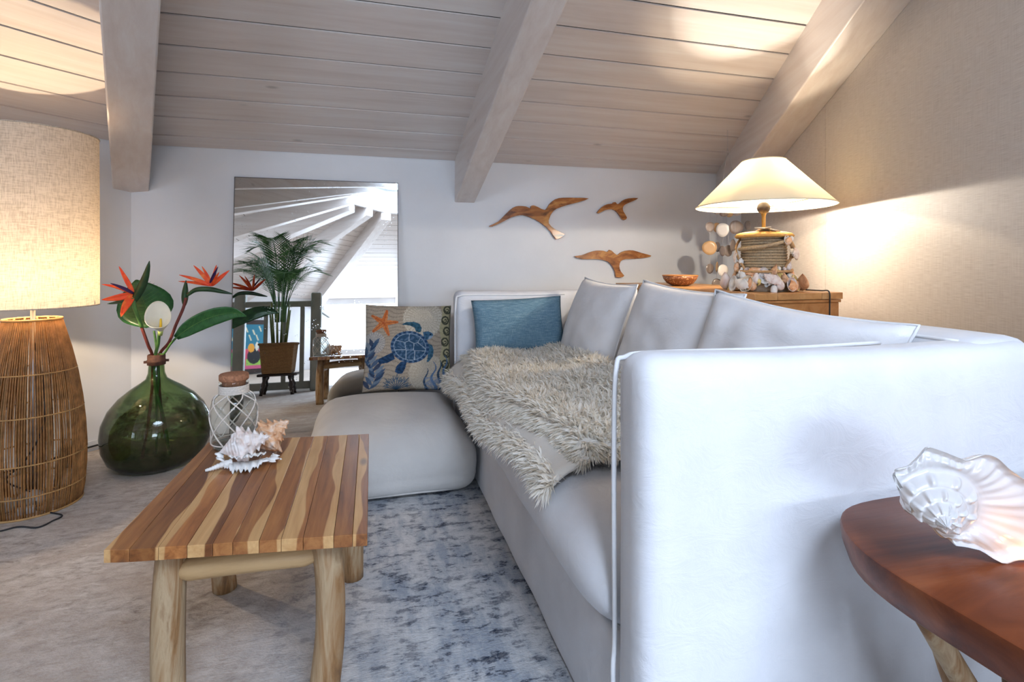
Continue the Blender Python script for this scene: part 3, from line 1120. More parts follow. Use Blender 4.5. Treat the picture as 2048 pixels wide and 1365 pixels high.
# ================================================================== coffee table
def teak(name):
    k = NT(name)
    v = k.coord((1, 1, 1), rnd=17.0)
    tc = k.n('ShaderNodeTexCoord')
    sp = k.n('ShaderNodeSeparateXYZ'); k.l(tc.outputs['Object'], sp.inputs[0])
    oi = k.n('ShaderNodeObjectInfo')
    wig = k.noise(k.coord((.5, 1.0, .5), rnd=17.), 2.2, 2, .45, .2)
    gr = k.noise(k.coord((22, 1.6, 22), rnd=17.), 2.0, 5, .6, .5)
    fine = k.noise(k.coord((160, 5, 160), rnd=17.), 1.5, 3)
    # heartwood tone of this stave
    c = k.ramp(gr, [(.28, (.15, .05, .014)), (.48, (.32, .118, .034)), (.7, (.45, .195, .06))])
    tone = k.ramp(oi.outputs['Random'], [(0, (.58, .52, .48)), (.45, (1.0, 1.0, 1.0)), (1, (1.28, 1.22, 1.15))])
    c = k.mix(1.0, c, tone, 'MULTIPLY')
    # pale sapwood running along one side of the stave, with a wandering border
    sgn = k.math('SUBTRACT', k.math('MULTIPLY', k.math('GREATER_THAN', k.math('FRACT', k.math('MULTIPLY', oi.outputs['Random'], 7.3)), .5), 2.), 1.)
    e = k.math('MULTIPLY', sp.outputs['X'], sgn)
    e = k.math('ADD', e, k.math('MULTIPLY', k.math('SUBTRACT', wig, .5), .105))
    e = k.math('SUBTRACT', e, k.math('MULTIPLY', k.math('SUBTRACT', k.math('FRACT', k.math('MULTIPLY', oi.outputs['Random'], 3.7)), .35), .03))
    sap = k.ramp(k.math('MULTIPLY', e, 10.), [(.13, (0, 0, 0)), (.16, (1, 1, 1))])
    pale = k.ramp(gr, [(.3, (.52, .275, .10)), (.7, (.70, .43, .19))])
    c = k.mix(sap, c, pale)
    kn = k.n('ShaderNodeTexVoronoi'); kn.inputs['Scale'].default_value = 1
    k.l(k.coord((9, 3.2, 9), rnd=17.), kn.inputs['Vector'])
    c = k.mix(k.math('MULTIPLY', k.ramp(kn.outputs['Distance'], [(.05, (1, 1, 1)), (.13, (0, 0, 0))]), .75), c, (.10, .05, .03))
    c = k.mix(k.math('MULTIPLY', fine, .22), c, (.16, .08, .04))
    k.color(c)
    k.set(Roughness=.34, Specular_IOR_Level=.5)
    k.bump(fine, .06, .001)
    return k.m


M['teak'] = teak('teak_staves')
M['branch'] = wood('peeled_teak_branch', [(.09, .045, .02), (.27, .14, .055), (.42, .30, .175), (.20, .10, .04)], 2, 7, 9, rough=.6, bump=.6, dist=1.4)
M['branch_x'] = wood('peeled_teak_rail', [(.32, .18, .075), (.48, .31, .15), (.41, .25, .11)], 0, 9, 6, rough=.55, bump=.35)
TZ = .44
tA, tB, tC, tD = [onZ(px, py, TZ) for px, py in ((205, 1103), (735, 1068), (738, 868), (406, 884))]   # near left, near right, far right, far left
TB = Vector(((tA.x + tB.x) / 2, (tA.y + tC.y) / 2, .012))
ct = thing('coffee_table', 'low rustic teak coffee table with striped stave top and branch legs', 'table', TB)
cuts = [0, .095, .20, .305, .40, .475, .575, .66, .745, .865, .94, 1.0]
for i in range(len(cuts) - 1):
    a, b = cuts[i] + .0006, cuts[i + 1] - .0006
    q = [tA.lerp(tB, a), tA.lerp(tB, b), tD.lerp(tC, b), tD.lerp(tC, a)]
    if i == 0:
        q[0] += Vector((.0, .004, 0)); q[3] += Vector((.02, -.012, 0))
    c = (q[0] + q[1] + q[2] + q[3]) / 4
    zt = random.uniform(-.0004, .0004)
    lo = [p - c + Vector((0, 0, -.028)) for p in q]
    hi = [p - c + Vector((0, 0, zt)) for p in q]
    o = obj('stave', hexa(lo, hi), M['teak'], ct, smooth=False, bevel=.0012)
    o.location = c - TB


def wobbly(p0, p1, r0, r1, n=12, bend=(0, 0, 0), seed=0, seg=14, knob=.06):
    P, R = [], []
    p0, p1 = Vector(p0), Vector(p1)
    for i in range(n + 1):
        t = i / n
        P.append(p0.lerp(p1, t) + Vector(bend) * math.sin(t * PI) + mnoise.noise_vector((t * 2.5 + seed, seed, 0)) * .006)
        R.append((r0 + (r1 - r0) * t) * (1 + knob * mnoise.noise((t * 3, seed * 3.1, 1))))
    return tube(P, R, seg)


def inset(u, v):
    return tA.lerp(tB, u).lerp(tD.lerp(tC, u), v)


legs = []
for (u, v, bx) in ((.205, .10, (-.006, 0, 0)), (.815, .10, (.016, .0, 0)), (.90, .80, (.01, 0, 0)), (.20, .80, (-.008, 0, 0))):
    top = inset(u, v)
    foot = inset(u + (-.012 if u < .5 else .0), v) ; foot.z = .012
    top.z = TZ - .026
    obj('leg', wobbly(foot, top, .036, .032, bend=bx, seed=u * 5 + v), M['branch'], ct, world=True)
    legs.append(top)
for a, b in ((0, 1), (3, 2)):
    p, q = legs[a].copy(), legs[b].copy()
    p.z, q.z = TZ - .090, TZ - .074
    o = obj('stretcher', tube([p, p.lerp(q, .12), p.lerp(q, .5) + Vector((0, 0, .004)), p.lerp(q, .88), q], [.012, .026, .0275, .025, .012], 14), M['branch_x'], ct, world=True)
for a, b in ((0, 3), (1, 2)):
    p, q = legs[a].copy(), legs[b].copy()
    p.z = q.z = TZ - .12
    obj('stretcher', tube([p, p.lerp(q, .12), p.lerp(q, .5), p.lerp(q, .88), q], [.012, .022, .024, .022, .012], 12), M['branch_x'], ct, world=True)

# ------------------------------------------------------------------ corked glass bottle in a net
def rope(path, r, n=6, closed=False):
    return tube(path, r, n, closed)


M['cord'] = plain('cream_cotton_cord', (.70, .63, .56), .95, var=.15, scale=160, bump=.5, bscale=500)
M['cork'] = plain('cork', (.33, .145, .075), .85, var=.35, scale=140, bump=.5, bscale=260)
M['clear'] = thin_glass('clear_bottle_glass', (.95, .97, .96)).m
bp = onZ(468, 893, TZ); bp.z = TZ + .0006
bt = thing('glass_bottle', 'clear glass bottle with cork stopper and knotted cream net on the coffee table', 'bottle', bp)
bprof = [(.001, 0), (.052, 0), (.061, .004), (.064, .014), (.067, .05), (.069, .10), (.0695, .135), (.066, .155), (.056, .170), (.044, .178), (.041, .185), (.041, .206), (.045, .212), (.045, .219), (.041, .222)]
gb = obj('glass_body', lathe(bprof, 40), M['clear'], bt)
obj('glass_base', lathe([(.001, .004), (.058, .004), (.063, .012), (.055, .017), (.001, .013)], 32), thin_glass('thick_base_glass', (.75, .80, .80), .1).m, bt)
ck = obj('cork_stopper', lathe([(.001, .198), (.034, .198), (.036, .216), (.043, .222), (.045, .2245), (.045, .240), (.042, .243), (.001, .244)], 32), M['cork'], bt)
for i in range(6):
    obj('neck_cord', tube([Vector((.044 * math.cos(a), .044 * math.sin(a), .181 + i * .0046)) for a in [2 * PI * j / 28 for j in range(28)]], .0026, 6, closed=True), M['cord'], bt)


def brad(z):
    for (r0, z0), (r1, z1) in zip(bprof[2:], bprof[3:]):
        if z0 <= z <= z1: return r0 + (r1 - r0) * (z - z0) / (z1 - z0 + 1e-9)
    return .05


NK = 6
rows = [.180, .150, .108, .062, .018]
for sgn in (-1, 1):
    for j in range(NK):
        P = []
        for t in range(33):
            f = t / 32 * (len(rows) - 1)
            kk = min(int(f), len(rows) - 2)
            z = rows[kk] + (rows[kk + 1] - rows[kk]) * (f - kk)
            a = 2 * PI * (j + sgn * f * .5) / NK + .3
            r = brad(z) + .0026
            P.append(Vector((r * math.cos(a), r * math.sin(a), z)))
        obj('net_cord', tube(P, .0023, 6), M['cord'], bt)
obj('net_cord', tube([Vector((.0675 * math.cos(a), .0675 * math.sin(a), .020)) for a in [2 * PI * j / 32 for j in range(32)]], .002, 6, closed=True), M['cord'], bt)

# ------------------------------------------------------------------ sea shells
def whorl(turns=4.5, grow=2.0, a=.45, b=.5, h=1.25, c=.75, knobs=9, amp=.3, sharp=3, sh=.6, ribs=0, rib=0., flare=0., fturn=.5, nth=30, nph=28, size=.05, frill=0., tilt=.0):
    """a spiral shell: apex at the origin, growing downwards"""
    n1 = int(turns * nth)
    V, F = [], []
    for i in range(n1 + 1):
        th = 2 * PI * turns * i / n1
        S = grow ** (th / (2 * PI) - turns)
        w = max(0., (th / (2 * PI) - (turns - fturn)) / fturn)
        kb = max(0., .5 + .5 * math.cos(knobs * th)) ** sharp
        for j in range(nph):
            ph = 2 * PI * j / nph
            dd = math.atan2(math.sin(ph - sh), math.cos(ph - sh))
            g = math.exp(-(dd / .45) ** 2)
            q = 1 + amp * kb * g + rib * math.cos(ribs * ph)
            q *= 1 + flare * w * w * max(0., math.cos(dd * .8)) * (1 + frill * math.cos(knobs * 1.0 * th + j * .3))
            r = a * S + b * S * q * math.cos(ph)
            z = -h * S + c * S * q * math.sin(ph)
            V.append(Vector((max(r, -.1 * S) * math.cos(th), max(r, -.1 * S) * math.sin(th), z)) * size)
    for i in range(n1):
        for j in range(nph):
            l = (j + 1) % nph
            F.append((i * nph + j, (i + 1) * nph + j, (i + 1) * nph + l, i * nph + l))
    return V, F


def orient(vf, apex, spin=0.):
    d = Vector(apex).normalized()
    R = d.to_track_quat('Z', 'Y').to_matrix().to_4x4() @ Matrix.Rotation(spin, 4, 'Z')
    return xf(vf, R)


def shell_mat(name, c1, c2, c3, rough=.55, scale=26, tr=None):
    k = NT(name)
    f = k.noise(k.coord(), scale, 5, .65, 1.0)
    k.color(k.ramp(f, [(.3, c1), (.5, c2), (.68, c3)]))
    k.set(Roughness=rough, Specular_IOR_Level=.4, Subsurface_Weight=.0)
    k.bump(k.noise(k.coord(), scale * 8, 4), .4, .002)
    return k.m


M['sh_pink'] = shell_mat('pink_white_shell', (.60, .42, .36), (.78, .70, .66), (.83, .80, .78))
M['sh_orange'] = shell_mat('orange_banded_shell', (.58, .20, .06), (.72, .44, .26), (.80, .70, .62))
M['sh_white'] = shell_mat('white_shell', (.70, .66, .62), (.80, .78, .75), (.85, .84, .82), .4)
M['sh_cream'] = shell_mat('cream_shell', (.62, .47, .32), (.76, .66, .52), (.82, .76, .66), .4)
M['sh_yellow'] = shell_mat('yellow_shell', (.62, .40, .10), (.76, .60, .22), (.80, .72, .45), .3)
M['sh_brown'] = shell_mat('brown_shell', (.30, .13, .06), (.55, .33, .19), (.70, .55, .42), .4)


def grounded(vf, x, y, z):
    lo = [min(v[i] for v in vf[0]) for i in range(3)]; hi = [max(v[i] for v in vf[0]) for i in range(3)]
    return move(vf, -(lo[0] + hi[0]) / 2, -(lo[1] + hi[1]) / 2, -lo[2]), (x, y, z)


def spindle(L, R, knobs, amp, ribs=70, rib=.018, lipw=.25, n_z=96, n_a=72):
    """whole sea snail shell along z: pointed stepped spire at the top, tapering siphon below"""
    TB_ = (0, .09, .19, .31, .44, 1.0); RB_ = (.01, .17, .33, .52, .74)
    V, F = [], []
    for j_ in range(n_z + 1):
        t = j_ / n_z
        w = max(q for q in range(5) if t >= TB_[q] - 1e-9)
        f = (t - TB_[w]) / (TB_[w + 1] - TB_[w])
        if w < 4:
            r = RB_[w] + (RB_[w + 1] - RB_[w]) * f + .10 * math.sin(PI * f) ** .8 * (.4 + w * .2)
            sh_ = math.exp(-((f - .5) / .22) ** 2)
        else:
            r = (.74 + .30 * math.sin(PI * min(1, f / .34) / 2)) * (1 if f < .22 else max(.05, 1 - ((f - .22) / .80) ** 1.05))
            sh_ = math.exp(-((f - .16) / .09) ** 2) + .45 * math.exp(-((f - .42) / .07) ** 2)
        for i_ in range(n_a):
            a = 2 * PI * i_ / n_a
            kb = max(0., math.cos(knobs * (a + w * .37))) ** 2.2
            q = 1 + amp * kb * sh_ + rib * math.cos(ribs * t)
            if w == 4:
                q *= 1 + lipw * math.exp(-((a - 3.6) / .5) ** 2) * math.sin(PI * min(1, f * 1.1))
            V.append(Vector((R * r * q * math.cos(a), R * r * q * math.sin(a), L * (.5 - t))))
    for j_ in range(n_z):
        for i_ in range(n_a):
            l_ = (i_ + 1) % n_a
            F.append((j_ * n_a + i_, (j_ + 1) * n_a + i_, (j_ + 1) * n_a + l_, j_ * n_a + l_))
    F.append(tuple(range(n_a))); F.append(tuple(range((n_z + 1) * n_a - 1, n_z * n_a - 1, -1)))
    return V, F


vf = orient(spindle(.130, .047, 7, .40, lipw=.35), (.62, .10, .42), .6)
p = onZ(541, 906, TZ)
vf, loc = grounded(vf, p.x, p.y, TZ + .0005)
cs = thing('conch_shell', 'orange and cream conch shell with pointed spire beside the bottle', 'seashell', loc)
obj('spiral_body', vf, M['sh_orange'], cs)

vf = orient(spindle(.140, .046, 7, .50, 90, .03, .3), (.88, .05, .22), 1.4)
p = onZ(490, 931, TZ)
vf, loc = grounded(vf, p.x, p.y, TZ + .0005)
ms = thing('murex_shell', 'frilly white and pink murex shell at the front of the shell pair', 'seashell', loc)
obj('spiral_body', vf, M['sh_pink'], ms)


def frill(path, up, depth, teeth, seed):
    """a jagged fan along the body: inner edge on the path, points outwards"""
    P = spline(path, teeth * 4)
    V, F = [], []
    n = len(P)
    for i, q in enumerate(P):
        t = i / (n - 1)
        tooth = abs((i / 4 + .35 * mnoise.noise((i * .13, seed + 5, 0))) % 1 - .5) * 2
        L = depth * (.72 + .38 * (1 - tooth) ** 1.4) * math.sin(PI * (.12 + .8 * t)) * (1 + .7 * mnoise.noise((i * .21, seed, 0)))
        o = Vector(up).normalized()
        w = Vector((0, 0, .005 * math.sin(i * .8)))
        V += [q, q + o * L * .55 + w, q + o * L + w * .4]
    for i in range(n - 1):
        for m in range(2):
            F.append((i * 3 + m, i * 3 + m + 1, i * 3 + 3 + m + 1, i * 3 + 3 + m))
    return V, F


obj('frill', frill([(-.055, -.012, .018), (-.02, -.022, .018), (.025, -.024, .018), (.065, -.010, .020)], (.15, -1, -.34), .046, 12, 1.), M['sh_white'], ms, solid=.004)
obj('frill', frill([(-.04, -.014, .036), (-.01, -.026, .040), (.03, -.026, .040), (.06, -.010, .036)], (.1, -1, .05), .030, 12, 4.), M['sh_white'], ms, solid=.0035)
obj('frill', frill([(.05, -.03, .016), (.070, -.010, .020), (.074, .015, .022)], (1, -.35, -.12), .036, 6, 7.), M['sh_white'], ms, solid=.004)
obj('frill', frill([(-.045, .0, .055), (-.02, -.01, .068), (.01, -.01, .074), (.04, 0, .070)], (-.1, -.25, 1), .014, 8, 9.), M['sh_pink'], ms, solid=.003)
obj('frill', frill([(-.05, -.022, .022), (-.058, -.004, .036), (-.055, .012, .045)], (-1, -.3, .35), .026, 5, 12.), M['sh_white'], ms, solid=.004)
obj('siphon', tube(spline([(-.03, -.018, .020), (-.062, -.026, .014), (-.080, -.030, .009), (-.098, -.036, .0065)], 24), [(.010 - .00025 * i) * (1 + .16 * math.sin(i * 2.1)) for i in range(25)], 9), M['sh_white'], ms)

# ------------------------------------------------------------------ tall floor lamp
LX, LY = -1.41, 2.72
M['rattan'] = plain('rattan_strand', (.33, .150, .048), .55, var=.4, scale=30)
M['rattan_ring'] = plain('rattan_ring', (.46, .26, .095), .5, var=.2, scale=30)
M['chrome'] = plain('brushed_steel', (.55, .56, .58), .3, metal=1.0, var=.05)
M['bulb'] = emit('warm_bulb', (1, .72, .40), 14)
M['black_cable'] = plain('black_cable', (.02, .02, .022), .5)
fl_ = thing('floor_lamp', 'tall floor lamp with drum linen shade on a woven rattan base', 'lamp', (LX, LY, .012))
rb = [(.165, .0), (.174, .06), (.180, .15), (.181, .24), (.176, .34), (.166, .45), (.150, .56), (.128, .67), (.108, .75), (.096, .80)]
V, F = [], []
NS = 118
for i in range(NS):
    a = 2 * PI * i / NS + random.uniform(-.012, .012)
    P = [Vector((r * math.cos(a), r * math.sin(a), z)) for r, z in rb]
    q = tube(P, .0027, 5)
    n = len(V); V += q[0]; F += [tuple(j + n for j in f) for f in q[1]]
st = obj('rattan_strands', (V, F), M['rattan'], fl_)
st['kind'] = 'stuff'
for i in range(14):                                     # flat ribs inside
    a = 2 * PI * i / 14 + .1
    obj('rib', tube([Vector(((r - .008) * math.cos(a), (r - .008) * math.sin(a), z)) for r, z in rb], .0042, 6), M['rattan_ring'], fl_)
def rbr(z):
    for (r0, z0), (r1, z1) in zip(rb, rb[1:]):
        if z0 <= z <= z1: return r0 + (r1 - r0) * (z - z0) / (z1 - z0)
    return rb[-1][0]
for z in (.003, .09, .22, .41, .58, .80):
    r = rbr(z) + .001
    obj('hoop', tube([Vector((r * math.cos(a), r * math.sin(a), z)) for a in [2 * PI * j / 48 for j in range(48)]], .0055 if z in (.003, .80) else .0032, 6, closed=True), M['rattan_ring'], fl_)
obj('floor_plate', lathe([(.001, .0), (.155, .0), (.157, .006), (.001, .008)], 40), M['sh_brown'], fl_)
obj('pole', tube([(0, 0, .006), (0, 0, .87)], .009, 12), M['chrome'], fl_)
M['linen'] = translucent('linen_shade', (.70, .62, .52), .11, 260, wc=(.50, .42, .33), tc=(.92, .75, .53))
SZ0, SZ1, SR = .855, 1.60, .228
obj('lamp_shade', lathe([(SR, SZ0), (SR, SZ0 + .2), (SR - .001, SZ0 + .45), (SR - .002, SZ1)], 72), M['linen'], fl_)
for z in (SZ0, SZ1):
    obj('shade_ring', tube([Vector(((SR - .002) * math.cos(a), (SR - .002) * math.sin(a), z)) for a in [2 * PI * j / 64 for j in range(64)]], .003, 6, closed=True), M['linen'], fl_)
for a in (0, 2 * PI / 3, 4 * PI / 3):
    obj('spider_arm', tube([(0, 0, .885), (SR * .97 * math.cos(a), SR * .97 * math.sin(a), SZ0 + .02)], .003, 6), M['chrome'], fl_)
obj('socket', lathe([(.001, .86), (.02, .86), (.02, .90), (.001, .90)], 20), M['chrome'], fl_)
obj('bulb', move(ball(.028, 20, 12, 1, 1, 1.2), 0, 0, .925), M['bulb'], fl_)
FLOOR_LAMP_W = 38.0
point_light('floor_lamp_light', (0, 0, .965), FLOOR_LAMP_W, (1.0, .78, .53), .02, fl_)
ic = spline([(.0, .0, .72), (.05, -.03, .55), (.07, -.06, .36), (.02, -.09, .22), (-.05, -.08, .14), (.03, -.06, .07), (.06, -.10, .02)], 40)
obj('inner_cord', tube(ic, .0035, 6), M['black_cable'], fl_)
cpts = [at(0, 1062, 2.05), at(40, 1054, 2.08), at(80, 1056, 2.08), at(110, 1044, 2.12), at(123, 1032, 2.18)]
P = [Vector((LX - .24, LY - .20, .016))] + [Vector((q.x, q.y, .016)) for q in [onZ(-20, 1066, .015), onZ(35, 1055, .015), onZ(75, 1056, .015), onZ(105, 1043, .015), onZ(123, 1031, .015)]] + [Vector((LX + .05, LY - .08, .016))]
obj('power_cord', tube(spline(P, 60), .0032, 6), M['black_cable'], fl_, world=True)
# stones and a plug resting inside the lamp base
M['stone'] = plain('pale_pebble', (.55, .52, .48), .7, var=.15, scale=20)
for (dx, dy, r, lab) in ((-.055, -.085, .036, 'pale oval stone lying inside the rattan lamp base, left of the white plug'), (.02, -.05, .042, 'pale round stone at the back inside the rattan lamp base')):
    sv = ball(r, 18, 12, 1.2, .9, .85)
    so_ = obj('pebble', move(sv, 0, 0, r * .85), M['stone'])
    so_.location = (LX + dx, LY + dy, .021)
    tag(so_, lab, 'stone', 'stones inside the lamp base')
pg = thing('power_adapter', 'small white power adapter inside the rattan lamp base', 'adapter', (LX + .035, LY - .115, .021), .4)
obj('case', rbox(-.03, .03, -.016, .016, 0, .026, .005, (2, 2, 2)), M['white_paint'], pg)
obj('prong', box(.03, .045, -.008, -.004, .012, .016), M['chrome'], pg); obj('prong', box(.03, .045, .004, .008, .012, .016), M['chrome'], pg)
# skirting cable along the left wall
wc = [CORN[0] + Vector((-s, -s, 0)) * .7071 + Vector((.018, -.018, .020 + .01 * math.sin(s * 9))) for s in (.12, .2, .3, .42, .55, .7, .95, 1.3)]
wo = obj('wall_cable', tube(spline(wc, 50), .005, 6), M['black_cable'])
tag(wo, 'thin black cable lying along the foot of the left wall', 'cable')

# ------------------------------------------------------------------ green demijohn with flowers
def green_glass():
    k = NT('green_bottle_glass')
    k.t.nodes.remove(k.b)
    tr = k.n('ShaderNodeBsdfTransparent')
    sepz = k.n('ShaderNodeSeparateXYZ'); tc = k.n('ShaderNodeTexCoord')
    k.l(tc.outputs['Object'], sepz.inputs[0])
    gl = k.n('ShaderNodeBsdfGlossy'); gl.inputs['Roughness'].default_value = .03
    fr = k.fresnel(1.5)
    # residue that has dried on the inside of the lower half
    n1 = k.noise(k.coord((1, 1, 2.0)), 9, 6, .7, .6); n2 = k.noise(k.coord((1, 1, 1.5)), 60, 4, .7)
    band = k.ramp(sepz.outputs['Z'], [(.10, (.55, .55, .55)), (.20, (1, 1, 1)), (.27, (.7, .7, .7)), (.36, (0, 0, 0))])
    dirt = k.math('MULTIPLY', k.math('MULTIPLY', band, k.ramp(n1, [(.38, (0, 0, 0)), (.58, (1, 1, 1))])), k.ramp(n2, [(.35, (.25, .25, .25)), (.6, (1, 1, 1))]))
    k.l(k.mix(k.math('MULTIPLY', n1, .3), (.74, .82, .68), (.66, .75, .58)), tr.inputs[0])
    df = k.n('ShaderNodeBsdfDiffuse'); df.inputs[0].default_value = (.075, .055, .028, 1)
    m0 = k.n('ShaderNodeMixShader')
    k.l(k.math('MULTIPLY', dirt, .95), m0.inputs[0]); k.l(tr.outputs[0], m0.inputs[1]); k.l(df.outputs[0], m0.inputs[2])
    m1 = k.n('ShaderNodeMixShader')
    k.l(fr.outputs[0], m1.inputs[0]); k.l(m0.outputs[0], m1.inputs[1]); k.l(gl.outputs[0], m1.inputs[2])
    k.l(m1.outputs[0], k.out.inputs['Surface'])
    va = k.n('ShaderNodeVolumeAbsorption')
    va.inputs['Color'].default_value = (.22, .36, .14, 1)
    va.inputs['Density'].default_value = 50
    k.l(va.outputs[0], k.out.inputs['Volume'])
    return k.m


M['green'] = green_glass()
VX, VY = -1.075, 3.10
vz = thing('demijohn_vase', 'large round green glass demijohn with a rusty collar on the floor', 'vase', (VX, VY, .012))
op = [(.001, .006), (.11, .0), (.17, .012), (.212, .05), (.236, .11), (.243, .175), (.236, .235), (.209, .30), (.165, .355), (.114, .397), (.073, .425), (.047, .445), (.037, .475), (.034, .53), (.035, .55)]
ip = [(max(.0008, r - .0065), z + (.008 if z < .1 else 0)) for r, z in op[:-1]] + [(.0285, .55)]
prof = op + ip[::-1]
obj('glass_body', lathe(prof, 64, wob=lambda a, z: 1 + .02 * math.cos(a - .7) * math.sin(z * 6)), M['green'], vz)
M['rust'] = plain('rusty_collar', (.085, .035, .022), .75, var=.4, scale=60, bump=.4)
obj('collar', lathe([(.036, .515), (.041, .517), (.041, .527), (.044, .530), (.044, .540), (.040, .543), (.040, .566), (.037, .570), (.033, .566), (.033, .515)], 36), M['rust'], vz)
for a in (.4, 3.6):
    obj('collar_lug', move(box(-.008, .008, -.005, .005, .528, .540), .046 * math.cos(a), .046 * math.sin(a), 0), M['rust'], vz, smooth=False)

M['stem'] = plain('green_stem', (.07, .17, .04), .5, var=.3, scale=20)
M['redstem'] = plain('reddish_stem', (.17, .035, .025), .5, var=.35, scale=20)
k = NT('leaf_green')
lf = k.noise(k.coord((3, 3, 3)), 12, 3)
k.color(k.ramp(lf, [(.3, (.012, .075, .018)), (.7, (.035, .14, .035))]))
k.set(Roughness=.32, Specular_IOR_Level=.5)
M['leaf'] = k.m
M['leaf_dk'] = plain('bract_green', (.022, .060, .022), .4, var=.4, scale=25)
k = NT('orange_petal')
k.color(k.ramp(k.noise(k.coord((8, 8, 8)), 4, 2), [(.3, (.72, .045, .012)), (.55, (.80, .10, .02)), (.8, (.84, .26, .05))]))
k.set(Roughness=.5, Specular_IOR_Level=.3)
M['orange'] = k.m
M['purple'] = plain('violet_petal', (.05, .018, .085), .45, var=.3)
M['calla'] = plain('calla_white', (.78, .75, .62), .45, var=.05, scale=15)
M['spadix'] = plain('yellow_spadix', (.75, .50, .04), .7, bump=.4, bscale=400)
NECK = Vector((VX, VY, .56))
VD = 2.72


def stem_down(top_pts, dx, dy, name, mat, parent, r, bx, by, bz=.05):
    P = [Vector((VX + bx, VY + by, .012 + bz)), Vector((VX + bx * .55, VY + by * .55, .25)), Vector((VX + dx, VY + dy, .42)), Vector((VX + dx, VY + dy, .57))] + [Vector(p) for p in top_pts]
    return obj(name, tube(spline(P, 46), r, 8), mat, parent, world=True)


def petal(p0, p1, w, bend, side, name, mat, parent, n=9, fold=.35, tip=1.0):
    P, W = [], []
    for i in range(n + 1):
        t = i / n
        P.append(p0.lerp(p1, t) + Vector(bend) * math.sin(t * PI))
        W.append(max(.0006, w * math.sin(PI * min(1, (t * .86 + .06) ** .75)) * (1 - .15 * t)))
    W[-1] = .0006
    return obj(name, blade(P, W, side, fold), mat, parent, world=True, solid=.0025)


VIEW = ray(306, 600).normalized()
# first bird of paradise, at the left
b1 = thing('bird_of_paradise', 'bird of paradise flower facing left beside the lamp shade', 'flower', (VX, VY, .05), group='bird of paradise stems in the green vase')
h1 = at(268, 588, 2.60)
stem_down([at(296, 690, 2.66), at(278, 640, 2.63), at(266, 605, 2.60)], -.016, -.008, 'stem', M['redstem'], b1, .0075, -.05, -.04)
obj('stem_neck', tube(spline([at(284, 655, 2.635), at(270, 618, 2.60), at(266, 596, 2.595)], 14), [.0085 + .003 * i / 14 for i in range(15)], 8), M['stem'], b1, world=True)
petal(at(262, 612, 2.59), at(299, 522, 2.58), .019, (.012, 0, 0), VIEW.cross(Vector((.4, 0, 1))), 'bract', M['leaf_dk'], b1, fold=.7)
for (x, y, w, c, nm, dd) in ((238, 533, .011, (.0, 0, 0), 'petal', -.02), (203, 569, .0085, (0, 0, .008), 'petal', -.06), (203, 600, .017, (0, 0, -.004), 'petal', -.08), (242, 634, .019, (-.006, 0, .0), 'petal', -.07)):
    e = at(x, y, 2.6 + dd)
    petal(h1, e, w, c, (e - h1).cross(VIEW), nm, M['orange'], b1)
e = at(221, 567, 2.52)
petal(h1, e, .008, (0, 0, .004), (e - h1).cross(VIEW), 'tongue', M['purple'], b1, fold=.8)
e = at(214, 608, 2.64)
petal(h1, e, .010, (0, 0, -.012), (e - h1).cross(VIEW), 'petal', M['leaf_dk'], b1)
# second, at the right
b2 = thing('bird_of_paradise', 'bird of paradise flower with a horizontal bract pointing at the mirror', 'flower', (VX + .02, VY, .05), group='bird of paradise stems in the green vase')
h2 = at(424, 572, 2.74)
stem_down([at(338, 685, 2.72), at(352, 650, 2.72), at(366, 618, 2.73), at(372, 596, 2.73)], .010, .006, 'stem', M['redstem'], b2, .0075, .04, .02, .12)
petal(at(369, 612, 2.73), at(372, 561, 2.72), .016, (0, 0, 0), VIEW.cross(Vector((0, 0, 1))), 'bract', M['leaf_dk'], b2, fold=.8)
bq = [at(374, 592, 2.73), at(392, 580, 2.735), at(420, 579, 2.74), at(445, 584, 2.75), at(464, 588, 2.76)]
obj('bract', tube(spline(bq, 20), [.003 + .0105 * math.sin(PI * min(1, (i / 20) * .9 + .1)) for i in range(21)], 8), M['leaf_dk'], b2, world=True)
obj('bract_rim', tube(spline([q + Vector((0, 0, .009)) for q in bq[:3]], 12), .0032, 6), M['redstem'], b2, world=True)
for (x, y, w, dd) in ((358, 550, .010, -.05), (357, 563, .008, -.02), (387, 531, .011, -.02), (404, 533, .008, 0), (433, 530, .009, .03), (459, 541, .011, .02), (438, 545, .007, -.06)):
    e = at(x, y, 2.74 + dd)
    petal(h2, e, w, (0, 0, .004), (e - h2).cross(VIEW), 'petal', M['orange'], b2)
e = at(436, 534, 2.70)
petal(at(420, 566, 2.73), e, .007, (0, 0, .003), (e - h2).cross(VIEW), 'tongue', M['purple'], b2, fold=.8)
# calla lily
cl = thing('calla_lily', 'white calla lily with a yellow spadix in the green vase', 'flower', (VX, VY - .02, .05))
stem_down([at(316, 690, 2.69), at(318, 672, 2.67), at(321, 660, 2.65)], 0, -.014, 'stem', M['stem'], cl, .008, .07, -.03)
c0 = at(321, 664, 2.645)
axis = Vector((.02, -.05, .16)).normalized()
side = axis.cross(VIEW).normalized(); dep = axis.cross(side).normalized()
if dep.dot(VIEW) > 0: dep = -dep
V, F = [], []
NA, NB = 28, 12
for j in range(NB + 1):
    t = j / NB
    for i in range(NA):
        a = 2 * PI * i / NA
        r = .007 + .052 * t ** 1.15
        up = .045 * t + .105 * t * (0.5 - .5 * math.cos(a)) ** 1.3
        r2 = r * (1 - .12 * (0.5 - .5 * math.cos(a)))
        V.append(c0 + side * (r2 * 1.0 * math.sin(a)) + dep * (r2 * .85 * math.cos(a)) + axis * up + side * .012 * t * t)
for j in range(NB):
    for i in range(NA):
        l = (i + 1) % NA
        F.append((j * NA + i, j * NA + l, (j + 1) * NA + l, (j + 1) * NA + i))
obj('spathe', (V, F), M['calla'], cl, world=True, solid=.002)
